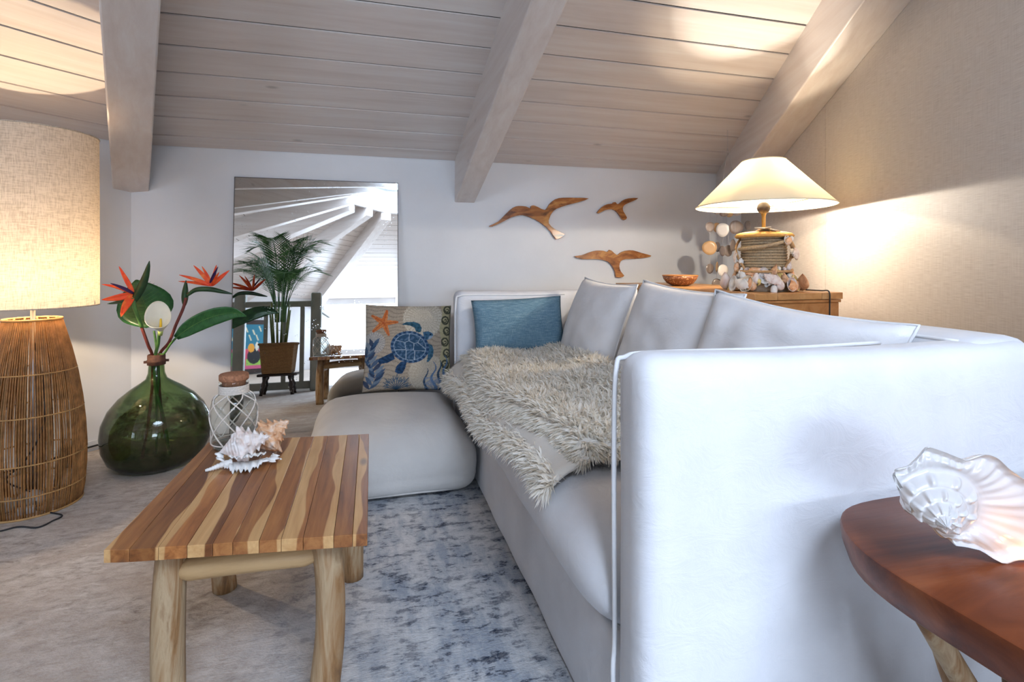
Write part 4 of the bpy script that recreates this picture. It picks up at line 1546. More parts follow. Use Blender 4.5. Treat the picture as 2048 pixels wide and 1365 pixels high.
obj('calyx', tube([c0 - axis * .02, c0 + axis * .012], [.0085, .013], 10), plain('pale_green', (.42, .50, .14), .5), cl, world=True)
obj('spadix', tube([c0 + axis * .01, c0 + axis * .075 + dep * .012], [.007, .0045], 10), M['spadix'], cl, world=True)


def leaf_shape(pts, widths, side, label, name, stem_pts, sr, cat='leaf'):
    e = thing(name, label, cat, (VX, VY, .05))
    P = spline(pts, 16)
    W = [max(.001, np.interp(i / 16, np.linspace(0, 1, len(widths)), widths)) for i in range(17)]
    o = obj('blade', blade(P, W, side, .16, 4), M['leaf'], e, world=True, solid=.002)
    obj('midrib', tube([p - VIEW * .002 for p in P], [.0026 - .002 * i / 16 for i in range(17)], 6), M['stem'], e, world=True)
    for i in range(2, 15):
        for sg in (-1, 1):
            s = Vector(side).normalized()
            t = (P[min(16, i + 1)] - P[i - 1]).normalized()
            q = P[i] + s * sg * W[i] * .8 + t * W[i] * .3
            obj('vein', tube([P[i] - VIEW * .002, q - VIEW * .006], .0006, 4), M['stem'], e, world=True)
    P2 = [Vector((VX, VY, .062)), Vector((VX, VY, .3)), Vector((VX + sr[0], VY + sr[1], .44)), Vector((VX + sr[0], VY + sr[1], .57))] + [Vector(q) for q in stem_pts]
    obj('stem', tube(spline(P2, 40), .0055, 8), M['stem'], e, world=True)
    return e


leaf_shape([at(306, 652, 2.72), at(296, 625, 2.74), at(283, 592, 2.76), at(272, 560, 2.77)], [.03, .075, .110, .125, .122, .10, .062, .004], VIEW.cross(Vector((-.3, 0, 1))), 'broad rounded green leaf behind the left flower', 'broad_leaf', [at(312, 690, 2.72), at(308, 662, 2.72)], (-.006, .012))
leaf_shape([at(352, 676, 2.70), at(385, 652, 2.72), at(425, 634, 2.74), at(465, 626, 2.75), at(493, 633, 2.76)], [.014, .036, .044, .046, .044, .036, .020, .002], Vector((.12, -.25, 1)), 'long pointed green leaf reaching right in front of the mirror', 'long_leaf', [at(328, 708, 2.71), at(340, 690, 2.705), at(353, 675, 2.70)], (.012, -.006))

# ================================================================== wooden gulls on the back wall
k = NT('carved_rosewood')
v = k.coord((5, 40, 16), rnd=9.)
f = k.noise(v, 1.2, 5, .6, 1.3)
k.color(k.ramp(f, [(.30, (.06, .016, .006)), (.47, (.30, .10, .026)), (.66, (.52, .23, .065))]))
k.set(Roughness=.25, Specular_IOR_Level=.5)
M['gull'] = k.m
CR = lambda P: [(900 + x / 3.414, 360 + y / 3.414) for x, y in P]
GULLS = [
    ('gull_carving', 'largest carved wooden gull, flying at the left of the three', CR([(268, 315), (330, 285), (380, 235), (430, 190), (470, 178), (520, 182), (552, 196), (552, 180), (570, 174), (600, 185), (650, 206), (680, 165), (720, 132), (770, 122), (850, 122), (948, 126), (880, 152), (800, 172), (730, 197), (697, 225), (680, 260), (675, 298), (720, 340), (785, 372), (775, 385), (725, 407), (690, 355), (640, 307), (580, 270), (520, 247), (480, 241), (420, 256), (350, 292), (290, 318)])),
    ('gull_carving', 'smallest carved wooden gull, beside the lamp shade at the upper right', CR([(1003, 225), (1040, 185), (1075, 166), (1112, 162), (1118, 153), (1130, 152), (1140, 165), (1158, 161), (1180, 141), (1215, 127), (1285, 124), (1250, 145), (1200, 166), (1181, 186), (1183, 215), (1208, 258), (1190, 275), (1172, 262), (1145, 222), (1110, 201), (1060, 206), (1015, 229)])),
    ('gull_carving', 'middle sized carved wooden gull with level wings, lowest of the three above the dresser', CR([(850, 522), (900, 515), (950, 496), (1000, 483), (1050, 485), (1075, 493), (1090, 478), (1105, 485), (1140, 514), (1165, 498), (1200, 484), (1250, 482), (1310, 500), (1375, 518), (1340, 531), (1260, 539), (1200, 541), (1166, 556), (1156, 590), (1166, 625), (1190, 655), (1180, 664), (1135, 665), (1130, 630), (1110, 590), (1085, 562), (1040, 546), (980, 541), (900, 541)])),
]
for nm, lab, P in GULLS:
    W = [onY(x, y, 3.575) for x, y in P]
    c = sum(W, Vector()) / len(W)
    c.y = 3.599
    from mathutils.geometry import tessellate_polygon
    sm = []
    for a_ in range(len(W)):                            # two extra points per side, eased
        q0, q1, q2, q3 = W[a_ - 1], W[a_], W[(a_ + 1) % len(W)], W[(a_ + 2) % len(W)]
        sm.append(q1)
        sm.append((q1 + q2) * .5625 - (q0 + q3) * .0625 if (q2 - q1).length > .02 else (q1 + q2) / 2)
    flat = [Vector((p.x - c.x, 0, p.z - c.z)) for p in sm]
    tri = tessellate_polygon([flat])
    n = len(flat)
    V = [Vector((p.x, -.026, p.z)) for p in flat] + [Vector((p.x, -.006, p.z)) for p in flat]
    F = [tuple(t) for t in tri] + [tuple(x + n for x in reversed(t)) for t in tri] + [(q, q + n, (q + 1) % n + n, (q + 1) % n) for q in range(n)]
    bm = bmesh.new()
    vs_ = [bm.verts.new(p) for p in V]
    for f_ in F:
        try: bm.faces.new([vs_[q] for q in f_])
        except ValueError: pass
    bmesh.ops.recalc_face_normals(bm, faces=bm.faces[:])
    me = bpy.data.meshes.new('carving'); bm.to_mesh(me); bm.free()
    e = thing(nm, lab, 'wall ornament', c, group='carved gulls on the wall')
    o = bpy.data.objects.new('carving', me); COL.objects.link(o); o.parent = e
    me.materials.append(M['gull'])
    mo = o.modifiers.new('bevel', 'BEVEL'); mo.width = .0045; mo.segments = 2; mo.limit_method = 'ANGLE'
    obj('wall_peg', tube([(0, -.008, .0), (0, .0, .0)], .006, 8), M['dark_line'], e)

# ================================================================== dresser behind the sofa
M['dresser'] = wood('amber_pine', [(.30, .115, .035), (.44, .19, .06), (.52, .26, .10)], 1, 10, 5, rough=.4, bump=.2)
M['dresser_top'] = wood('amber_teak_top', [(.33, .14, .05), (.50, .25, .09), (.60, .35, .16)], 1, 9, 5, rough=.35, bump=.2)
DX0, DX1, DY0, DY1, DZ = 1.60, 2.075, 1.92, 3.28, .92
dr = thing('dresser', 'amber wooden dresser standing between the sofa back and the partition', 'dresser', (DX0, DY0, 0))
obj('body', box(DX0 + .03, DX1 - .01, DY0 + .012, DY1 - .03, .05, DZ - .045), M['dresser'], dr, world=True, smooth=False, bevel=.004)
w3 = (DX1 - DX0) / 4
for i in range(4):
    obj('top_board', box(DX0 + i * w3 + .0008, DX0 + (i + 1) * w3 - .0008, DY0, DY1 - .02, DZ - .03, DZ), M['dresser_top'], dr, world=True, smooth=False, bevel=.002)
obj('under_board', box(DX0 - .0, DX1 - .004, DY0 + .006, DY1, DZ - .045, DZ - .032), M['dresser'], dr, world=True, smooth=False, bevel=.002)
for i in range(2):
    y0 = DY0 + .05 + i * .64
    for j in range(3):
        z0 = .09 + j * .26
        d_ = obj('drawer', box(DX0 + .018, DX0 + .03, y0, y0 + .60, z0, z0 + .24), M['dresser'], dr, world=True, smooth=False, bevel=.003)
        obj('knob', move(ball(.014, 12, 8), DX0 + .006, y0 + .30, z0 + .12), M['chrome'], d_, world=True)
for (x, y) in ((DX0 + .05, DY0 + .04), (DX1 - .05, DY0 + .04), (DX0 + .05, DY1 - .06), (DX1 - .05, DY1 - .06)):
    obj('foot', box(x - .02, x + .02, y - .02, y + .02, 0, .05), M['dresser'], dr, world=True, smooth=False)

# coconut bowl
k = NT('carved_coconut')
vo = k.n('ShaderNodeTexVoronoi'); vo.inputs['Scale'].default_value = 75
k.l(k.coord((1, 1, 1.6)), vo.inputs['Vector'])
k.color(k.ramp(vo.outputs['Distance'], [(.22, (.55, .30, .13)), (.40, (.17, .055, .018))]))
k.set(Roughness=.4)
M['coconut'] = k.m
bl = thing('coconut_bowl', 'shallow speckled brown coconut bowl on the dresser', 'bowl', (1.755, 2.73, DZ))
obj('shell_wall', lathe([(.001, .001), (.045, .001), (.075, .016), (.094, .040), (.102, .062), (.098, .062), (.089, .040), (.070, .019), (.042, .006), (.001, .005)], 40), M['coconut'], bl)
obj('rim', tube([Vector((.100 * math.cos(a), .100 * math.sin(a), .062)) for a in [2 * PI * j / 40 for j in range(40)]], .003, 6, closed=True), M['dresser'], bl)

# ================================================================== shell lamp on the dresser
TLX, TLY = 1.83, 2.136
tl = thing('table_lamp', 'table lamp with a cream cone shade and a rope base hung with seashells', 'lamp', (TLX, TLY, DZ))
M['cone'] = translucent('cream_paper_shade', (.82, .74, .58), .16, None, tc=(.95, .80, .46))
M['rope'] = plain('jute_rope', (.42, .31, .19), .95, var=.25, scale=150, bump=.5, bscale=420)
M['net'] = plain('tan_netting', (.45, .27, .13), .9, var=.25, scale=90)
M['brass'] = plain('aged_brass', (.45, .24, .06), .3, metal=.9, var=.1)
M['brown_plastic'] = plain('brown_socket', (.025, .014, .009), .4)
M['burlap'] = plain('linen_wrap', (.55, .45, .34), .95, var=.2, scale=60, bump=.5, bscale=300)
RZ = .408                                               # shade rim above the dresser
obj('lamp_shade', lathe([(.310, RZ), (.22, RZ + .092), (.105, RZ + .212), (.098, RZ + .219)], 72), M['cone'], tl)
for r, z in ((.310, RZ), (.098, RZ + .219)):
    obj('shade_ring', tube([Vector((r * math.cos(a), r * math.sin(a), z)) for a in [2 * PI * j / 64 for j in range(64)]], .0025, 6, closed=True), M['cone'], tl)
obj('stem', lathe([(.001, .27), (.017, .27), (.015, .285), (.009, .30), (.009, .36), (.013, .372), (.013, .382), (.001, .383)], 20), M['brass'], tl)
obj('socket', move(ball(.030, 18, 12, 1, 1, 1.0), 0, 0, .400), M['brown_plastic'], tl)
obj('bulb', move(ball(.020, 16, 10, 1, 1, 1.2), 0, 0, .452), M['bulb'], tl)
TABLE_LAMP_W = 12.0
point_light('table_lamp_light', (0, 0, .500), TABLE_LAMP_W, (1.0, .82, .58), .015, tl)
bo = Vector((TLX, TLY, 0)).normalized() * .045           # assumed second bulb, added unseen behind the socket to light the walls
obj('bulb', move(ball(.012, 14, 10), bo.x, bo.y, .398), M['bulb'], tl)
obj('assumed_bulb_holder', tube([(0, 0, .40), (bo.x * .7, bo.y * .7, .398)], .008, 8), M['brown_plastic'], tl)
point_light('table_lamp_assumed_light', (bo.x, bo.y, .404), 54.0, (1.0, .90, .76), .016, tl)
for a in (.5, 2.6, 4.7):
    obj('shade_arm', tube([(0, 0, .40), (.302 * math.cos(a), .302 * math.sin(a), RZ + .004)], .0018, 6), M['brass'], tl)
# core, rope turns, netting
obj('core', lathe([(.001, .0), (.105, .0), (.108, .03), (.098, .09), (.092, .25), (.001, .255)], 40), M['burlap'], tl)
for i in range(12):
    z = .106 + i * .0135
    r = .098 - .0004 * i
    P = [Vector((r * math.cos(a), r * math.sin(a), z)) for a in [2 * PI * j / 96 for j in range(96)]]
    obj('rope_turn', tube(P, [.0068 * (1 + .13 * math.cos(j * PI / 2)) for j in range(96)], 8, closed=True), M['rope'], tl)
obj('top_plate', lathe([(.001, .258), (.118, .258), (.123, .263), (.12, .270), (.001, .274)], 40), M['net'], tl)
M['lit_cloth'] = plain('lamplit_orange_cloth', (.62, .33, .09), .9, var=.2, scale=30, bump=.4, bscale=60)  # orange lamp light from above is put into the cloth colour
obj('draped_cloth', lathe([(.004, .284), (.05, .285), (.09, .280), (.118, .272), (.128, .262), (.122, .256)], 48, wob=lambda a, z: 1 + .05 * math.sin(5 * a) + .03 * math.sin(11 * a + 1)), M['lit_cloth'], tl, solid=.004)
def swag(a0, a1, z0, z1, sag, r, name, mat, rr=.012, n=30):
    P = []
    for i in range(n + 1):
        t = i / n
        a = a0 + (a1 - a0) * t
        rad = r + .012 * math.sin(t * PI)
        P.append(Vector((rad * math.cos(a), rad * math.sin(a), z0 + (z1 - z0) * t - sag * math.sin(t * PI))))
    return obj(name, tube(P, [rr * (1 + .12 * math.cos(i * 2.4)) for i in range(n + 1)], 8), mat, tl)
CA = math.atan2(-TLY, -TLX)                            # direction from the lamp to the viewer
swag(CA - 1.25, CA + 1.15, .20, .245, .012, .110, 'rope_swag', M['rope'], .0085)
swag(CA - 2.2, CA + 2.2, .105, .105, .012, .118, 'net_band', M['net'], .006)
swag(CA - 1.9, CA - .75, .25, .10, -.01, .112, 'net_band', M['net'], .006)
swag(CA + .85, CA + 1.9, .10, .25, -.01, .112, 'net_band', M['net'], .006)
swag(CA + 1.0, CA + 1.5, .25, .16, .0, .118, 'net_band', M['net'], .010)
# five kinds of shell, each shell of the lamp a part
proto = {
    'cone_shell': lathe([(.0008, .058), (.006, .048), (.011, .036), (.015, .024), (.016, .014), (.012, .006), (.006, .001), (.0008, .0)], 14),
    'cowrie': ball(.019, 14, 10, .72, .62, 1.15),
    'whelk': move(orient(whorl(4, 1.9, .4, .5, 1.4, .9, 8, .25, 2, .8, size=.0155, nth=16, nph=12), (0, 0, 1)), 0, 0, .048),
}
# scallop fan
V, F = [], []
for j in range(9):
    for i in range(19):
        a = -1.15 + 2.3 * i / 18
        r = .046 * (j / 8) * (1 + .05 * math.cos(i * PI))
        V.append(Vector((r * math.sin(a), -.012 * math.sin(PI * .9 * j / 8) * math.cos(a) - .0025 * (i % 2) * j / 8, .046 - r * math.cos(a))))
for j in range(8):
    for i in range(18):
        F.append((j * 19 + i, j * 19 + i + 1, (j + 1) * 19 + i + 1, (j + 1) * 19 + i))
proto['scallop'] = (V, F)
V, F = lathe([(.0008, .0), (.010, .002), (.018, .006), (.023, .012), (.0245, .016)], 20)
proto['clam'] = ([Vector((v.x, -v.z + .008, v.y * 1.25 + .025)) for v in V], F)
mesh_of = {}
for nm, vf in proto.items():
    o = obj(nm, vf, None, None, solid=.0015 if nm in ('scallop', 'clam') else 0)
    mesh_of[nm] = o.data
    bpy.data.objects.remove(o)
SM = ['sh_white', 'sh_pink', 'sh_cream', 'sh_orange', 'sh_yellow', 'sh_brown']


def lamp_shell(kind, ang, rad, z, sc, mat, tiltx=0., roll=0., out=0.):
    key = (kind, mat)
    if key not in mesh_of:
        m = mesh_of[kind].copy(); m.materials.append(M[mat]); mesh_of[key] = m
    o = bpy.data.objects.new(kind, mesh_of[key])
    COL.objects.link(o)
    o.parent = tl
    if kind in ('scallop', 'clam'):
        mo = o.modifiers.new('thickness', 'SOLIDIFY'); mo.thickness = .0018
    a = CA + ang
    o.matrix_local = Matrix.Translation((rad * math.cos(a), rad * math.sin(a), z)) @ Matrix.Rotation(a + PI / 2, 4, 'Z') @ Matrix.Rotation(tiltx, 4, 'X') @ Matrix.Rotation(roll, 4, 'Y') @ Matrix.Diagonal((sc, sc, sc, 1))
    return o


rnd = random.Random(21)
kinds = ['clam', 'cone_shell', 'whelk', 'scallop', 'cowrie', 'cone_shell', 'clam', 'whelk']
i = 0
for row, (zz, rr, cnt, s0, s1) in enumerate(((.004, .146, 22, 1.0, 1.4), (.038, .134, 20, .95, 1.25), (.070, .122, 17, .8, 1.05))):
    for j in range(cnt):
        ang = -2.3 + 4.6 * (j + .5 * (row % 2)) / (cnt - 1) + rnd.uniform(-.05, .05)
        kd = kinds[(i * 5 + row * 3) % 8]
        mt = SM[(i * 7 + row) % 6] if rnd.random() < .6 else ('sh_white' if i % 2 else 'sh_pink')
        lamp_shell(kd, ang, rr + rnd.uniform(-.004, .006), zz + rnd.uniform(-.003, .006), rnd.uniform(s0, s1), mt, -.25, rnd.uniform(-.5, .5))
        i += 1
for (kd, ang, r, z, sc, mt, rl) in (('whelk', -1.05, .122, .10, 1.25, 'sh_white', .1), ('cone_shell', -.82, .118, .10, 1.3, 'sh_white', 2.9), ('scallop', -1.35, .128, .15, 1.0, 'sh_pink', .9), ('cowrie', -1.22, .124, .115, 1.2, 'sh_orange', .2),
                                    ('whelk', 1.05, .132, .205, 1.25, 'sh_white', .2), ('scallop', 1.28, .140, .150, 1.25, 'sh_pink', -.15), ('scallop', 1.08, .138, .160, .95, 'sh_cream', .35), ('cowrie', .98, .125, .235, 1.1, 'sh_orange', .8),
                                    ('clam', .85, .122, .225, .7, 'sh_white', .3), ('cone_shell', 1.0, .122, .10, .9, 'sh_pink', .4), ('cone_shell', -1.75, .170, .010, 1.9, 'sh_pink', .75), ('cone_shell', 1.65, .165, .012, 1.8, 'sh_brown', -.8)):
    lamp_shell(kd, ang, r, z, sc, mt, -.12, rl)
# starfish lying on top
V, F = [], []
V.append(Vector((0, 0, .012)))
for i in range(20):
    a = 2 * PI * i / 20
    r = [.062, .030, .018, .030][i % 4]
    V.append(Vector((r * math.cos(a), r * math.sin(a), [.001, .005, .006, .005][i % 4])))
F = [(0, 1 + i, 1 + (i + 1) % 20) for i in range(20)]
sf = obj('starfish', (V, F), M['sh_cream'], tl, solid=.006)
a = CA + .1
sf.location = (.085 * math.cos(a), .085 * math.sin(a), .285)
sf.rotation_euler = (0, .25, .6)
P = [(.115 * math.cos(CA + 1.6), .115 * math.sin(CA + 1.6), .006)]
P = [Vector((.10, -.06, .006)), Vector((.13, -.12, .008)), Vector((.15, -.19, .008)), Vector((.162, -.2195, .004)), Vector((.163, -.2225, -.06)), Vector((.158, -.222, -.3)), Vector((.16, -.222, -.7))]
obj('power_cord', tube(spline(P, 40), .0032, 6), M['black_cable'], tl)

# ================================================================== capiz wind chime
k = NT('capiz_shell')
f = k.noise(k.coord(), 22, 4)
oi = k.n('ShaderNodeObjectInfo')
c1 = k.ramp(oi.outputs['Random'], [(0, (.16, .115, .10)), (.3, (.50, .29, .11)), (.5, (.22, .17, .15)), (.68, (.45, .40, .39)), (.85, (.74, .70, .66))], 'CONSTANT')
k.color(k.mix(k.math('MULTIPLY', f, .22), c1, (.70, .62, .54)))
k.set(Roughness=.28, Specular_IOR_Level=.8)
M['capiz'] = k.m
M['drift'] = plain('driftwood', (.12, .075, .05), .85, var=.4, scale=40, bump=.5)
M['thread'] = plain('pale_thread', (.62, .60, .58), .8)
wcY = 3.02
discs = [(1434, 423, 6, 6, 0), (1448, 425, 8.5, 8.5, 0), (1459, 428, 6.5, 6.5, 0), (1473, 425, 7, 7, 0), (1420, 454, 8.2, 9.5, .0), (1434, 455, 7, 9, .06), (1445, 460, 11.7, 13.3, -.05), (1472, 455, 12.5, 13, .0), (1495.5, 451, 5.6, 9, .05),
         (1419, 496, 14.6, 13.5, 0), (1435, 494, 5, 10, .06), (1445, 502, 6, 10, -.03), (1456, 502, 8, 11, .05), (1466, 491, 5, 12, -.02), (1420, 537.5, 6.8, 9.5, .02), (1434, 534, 2.2, 10, .05), (1446, 541, 9, 11.4, -.03), (1434, 568, 9.5, 10, .04)]
top = onY(1455, 398, wcY)
wch = thing('wind_chime', 'capiz shell wind chime hanging from driftwood in the corner behind the lamp', 'wind chime', (top.x, top.y, .92))
p0, p1 = onY(1412, 404, wcY - .02), onY(1502, 396, wcY + .06)
obj('driftwood_bar', tube(spline([p0, p0.lerp(p1, .3) + Vector((0, 0, .008)), p0.lerp(p1, .7) - Vector((0, 0, .005)), p1], 18), [.006 + .004 * math.sin(i * .9) ** 2 for i in range(19)], 8), M['drift'], wch, world=True)
obj('driftwood_twig', tube([p0.lerp(p1, .1), p0 + Vector((-.01, .0, .018))], [.004, .002], 6), M['drift'], wch, world=True)
obj('hanging_cord', tube([p0.lerp(p1, .3), top + Vector((0, 0, .34))], .0012, 5), M['thread'], wch, world=True)
obj('hanging_cord', tube([p0.lerp(p1, .75), top + Vector((0, 0, .34))], .0012, 5), M['thread'], wch, world=True)
obj('ceiling_hook', tube([top + Vector((0, 0, .33)), top + Vector((0, 0, .50))], .001, 6), M['chrome'], wch, world=True)
for (x, y, rx, ry, dy) in discs:
    c = onY(x, y, wcY + dy)
    px = 1050 / ray(x, y).y * 1.0
    r = ry / 1050 * (wcY + dy) / ray(x, y).y
    r *= 1.05
    yaw = math.acos(max(.12, min(1, rx / ry)))
    if int(x) % 2: yaw = -yaw
    vd = math.atan2(c.y, c.x) - PI / 2
    d_ = lathe([(.0005, -.0008), (r * .6, -.001), (r, -.0004), (r, .0004), (r * .6, .001), (.0005, .0008)], 26, wob=lambda a, z: 1 + .03 * math.sin(3 * a + x))
    o = obj('capiz_disc', d_, M['capiz'], wch)
    o.location = c - Vector(wch.location)
    o.rotation_euler = Matrix.Rotation(vd + yaw, 3, 'Z').to_euler()
    o.rotation_euler = (Matrix.Rotation(vd + yaw, 3, 'Z') @ Matrix.Rotation(PI / 2 + .05, 3, 'X')).to_euler()
for (x, yb, dy) in ((1420, 545, 0), (1434, 570, .05), (1446, 545, -.03), (1457, 505, .05), (1470, 492, 0), (1473, 462, 0), (1495.5, 455, .05)):
    a, b = onY(x, 402, wcY + dy), onY(x, yb, wcY + dy)
    obj('thread', tube([a, b], .0007, 4), M['thread'], wch, world=True)

# ================================================================== side table at the right with its glowing conch lamp
M['mahogany'] = wood('red_brown_hardwood', [(.06, .012, .004), (.17, .043, .014), (.28, .085, .03)], 0, 7, 4.5, rough=.34, bump=.12, dist=1.2, spec=.32)
STZ = .568
stb = thing('side_table', 'red-brown oval slab side table on branch legs beside the near sofa arm', 'table', (1.135, .475, .012))
V, F = [], []
prof = [(.0, -.062), (.955, -.062), (.968, -.058), (.990, -.030), (.996, -.008), (.992, -.002), (.984, 0), (.0, 0)]
NA = 72
for (s, z) in prof:
    for i in range(NA):
        a = 2 * PI * i / NA
        ca_, sa_ = math.cos(a), math.sin(a)
        ex = .372 * (abs(ca_) ** .56) * (1 if ca_ >= 0 else -1)
        ey = .36 * (abs(sa_) ** .56) * (1 if sa_ >= 0 else -1)
        wv = 1 + .012 * math.sin(3 * a + .6) + .008 * math.sin(7 * a)
        ss = max(s, .002)
        V.append(Vector((ex * ss * wv, ey * ss * wv + .03 * (s if s > .5 else 0) * max(0, -ca_) * 0, STZ + z)))
for j in range(len(prof) - 1):
    for i in range(NA):
        l = (i + 1) % NA
        F.append((j * NA + i, j * NA + l, (j + 1) * NA + l, (j + 1) * NA + i))
obj('slab_top', (V, F), M['mahogany'], stb, auto=40)
for i, (tx, ty, fx, fy) in enumerate(((-.325, .14, -.04, .06), (-.24, .20, -.08, .10), (.15, -.16, -.16, .02), (.20, .16, .02, .1), (-.22, -.20, -.05, -.05))):
    obj('leg', wobbly((fx, fy, .0), (tx, ty, STZ - .056), .019, .017, bend=(.01 * (-1) ** i, .012, 0), seed=i * 2.3, n=14), M['branch'], stb)
obj('leg_post', wobbly((-.09, .12, .0), (-.12, .13, STZ - .056), .034, .031, seed=7.7), M['branch'], stb)

k = NT('pearl_ceramic')
k.t.nodes.remove(k.b)
pb = k.n('ShaderNodeBsdfPrincipled')
pb.inputs['Base Color'].default_value = (.66, .67, .69, 1); pb.inputs['Roughness'].default_value = .16
pb.inputs['Specular IOR Level'].default_value = .7; pb.inputs['Coat Weight'].default_value = .5; pb.inputs['Coat Roughness'].default_value = .05
tr = k.n('ShaderNodeBsdfTranslucent'); tr.inputs[0].default_value = (.95, .80, .58, 1)
mxs = k.n('ShaderNodeMixShader'); mxs.inputs[0].default_value = .20
k.l(pb.outputs[0], mxs.inputs[1]); k.l(tr.outputs[0], mxs.inputs[2]); k.l(mxs.outputs[0], k.out.inputs['Surface'])
wvn = k.n('ShaderNodeBump'); wvn.inputs['Strength'].default_value = .0
M['pearl'] = k.m
sl = thing('shell_lamp', 'glossy white ceramic conch lamp glowing warm on the side table', 'lamp', (.965, .635, STZ + .0125))
OUTL = [(1851, 888), (1832, 912), (1812, 930), (1784, 936), (1787, 950), (1799, 966), (1803, 985), (1810, 1003), (1808, 1018), (1826, 1031), (1848, 1042), (1869, 1050), (1876, 1070), (1890, 1083), (1928, 1088), (1962, 1096), (1982, 1113), (2004, 1124), (2022, 1114), (2050, 1112), (2085, 1122), (2102, 1098), (2118, 1050), (2104, 1000), (2075, 972), (2048, 958), (2010, 932), (1990, 912), (1969, 903), (1948, 909), (1928, 917), (1905, 908), (1880, 898)]
SD = .83
MM = SD / FOC                                           # metres per pixel at the shell
OC = Vector((1880, 1003))
sR = Vector((math.cos(YAW), -math.sin(YAW), 0)); sF = Vector((math.sin(YAW), math.cos(YAW), 0)); sU = Vector((0, 0, 1))
sC = at(OC.x, OC.y, SD)
NTH, NSS = 168, 60


def reach_to_lip(th):
    dx, dy = math.cos(th), -math.sin(th)
    best = 0
    for a_ in range(len(OUTL)):
        x1, y1 = OUTL[a_][0] - OC.x, OUTL[a_][1] - OC.y
        x2, y2 = OUTL[(a_ + 1) % len(OUTL)][0] - OC.x, OUTL[(a_ + 1) % len(OUTL)][1] - OC.y
        den = dx * (y2 - y1) - dy * (x2 - x1)
        if abs(den) < 1e-9: continue
        t = (x1 * (y2 - y1) - y1 * (x2 - x1)) / den
        u = (x1 * dy - y1 * dx) / den
        if t > 0 and -1e-6 <= u <= 1 + 1e-6: best = max(best, t)
    return best


lip = [reach_to_lip(2 * PI * i / NTH) for i in range(NTH)]
lip = [(lip[i - 1] + 2 * lip[i] + lip[(i + 1) % NTH]) / 4 for i in range(NTH)]
aver = 70.0
V, F = [], []
for j2 in range(NSS + 1):
    s_ = j2 / NSS
    for i in range(NTH):
        th = 2 * PI * i / NTH
        k_ = max(0., (s_ - .64) / .36) ** 1.0
        R0 = (aver * 1.0 * s_ / .64) * (1 - k_) + lip[i] * k_ if s_ > 0 else 0
        R0 = min(R0, lip[i] * (.30 + .70 * s_))
        STEP = (0, .12, .26, .43, .64, 1.0)
        w_ = max(q for q in range(5) if s_ >= STEP[q] - 1e-9)
        f_ = (s_ - STEP[w_]) / (STEP[w_ + 1] - STEP[w_])
        spin = th + w_ * .35
        knob = max(0., math.cos(9 * spin)) ** 2.5
        if w_ < 4:                                      # stepped, knobbly whorls of the spire
            bump = math.sin(PI * f_ ** .8) ** .8
            depth = (92, 72, 50, 28)[w_] - ((20, 22, 22, 24)[w_]) * f_ + (5, 8, 10, 11)[w_] * bump * (.7 + .5 * knob)
            R1 = R0 * (1 + .07 * knob * bump)
        else:                                           # the flared, ribbed body whorl
            depth = 4 - 18 * f_ + 12 * math.sin(PI * min(1, f_ * 1.6)) * (1 - f_) + 26 * f_ ** 2 * (lip[i] > 85) + 1.6 * math.cos(40 * th) * math.sin(PI * f_) + 6 * knob * math.sin(PI * f_) * (1 - f_)
            R1 = R0
        cx = -36 * (1 - s_) ** 1.2; cy = 4 * (1 - s_)
        ax_ = 1.22 - .22 * k_
        V.append(sC + sR * ((cx + R1 * math.cos(th) * ax_) * MM) + sU * ((-cy + R1 * math.sin(th) * (1 if k_ > 0 else .92)) * MM) - sF * (depth * MM) - sR * (.30 * depth * MM))
NB_ = 14
for j2 in range(1, NB_ + 1):                            # the rounded underside behind the lip
    s_ = 1 - j2 / NB_
    for i in range(NTH):
        th = 2 * PI * i / NTH
        R1 = lip[i] * (s_ ** .6 if s_ > 0 else .004)
        depth = -14 + 26 * (lip[i] > 85) * s_ - 70 * (1 - s_) ** .55 * .9
        V.append(sC + sR * ((R1 * math.cos(th) + 18 * (1 - s_)) * MM) + sU * ((R1 * math.sin(th) - 4 * (1 - s_)) * MM) - sF * (depth * MM) - sR * (.25 * depth * MM))
for j2 in range(NSS + NB_):
    for i in range(NTH):
        l = (i + 1) % NTH
        F.append((j2 * NTH + i, j2 * NTH + l, (j2 + 1) * NTH + l, (j2 + 1) * NTH + i))
low = min(v.z for v in V)
sl.location = (sC.x, sC.y, STZ + .0125)
V = [v + Vector((0, 0, STZ + .0125 - low)) for v in V]
obj('ceramic_shell', (V, F), M['pearl'], sl, world=True)
gp = sR * .09 + sF * .02
obj('bulb', move(ball(.010, 12, 8), gp.x, gp.y, .055), emit('amber_bulb', (1, .5, .14), 12), sl)
point_light('shell_lamp_light', (gp.x, gp.y, .072), .045, (1.0, .50, .16), .012, sl)
gp2 = sR * .13 - sF * .03  # small second bulb, assumed for the orange glow on the table
obj('bulb', move(ball(.007, 10, 8), gp2.x, gp2.y, .012), bpy.data.materials['amber_bulb'], sl)
point_light('shell_lamp_assumed_light', (gp2.x, gp2.y, .016), .12, (1.0, .45, .10), .006, sl)


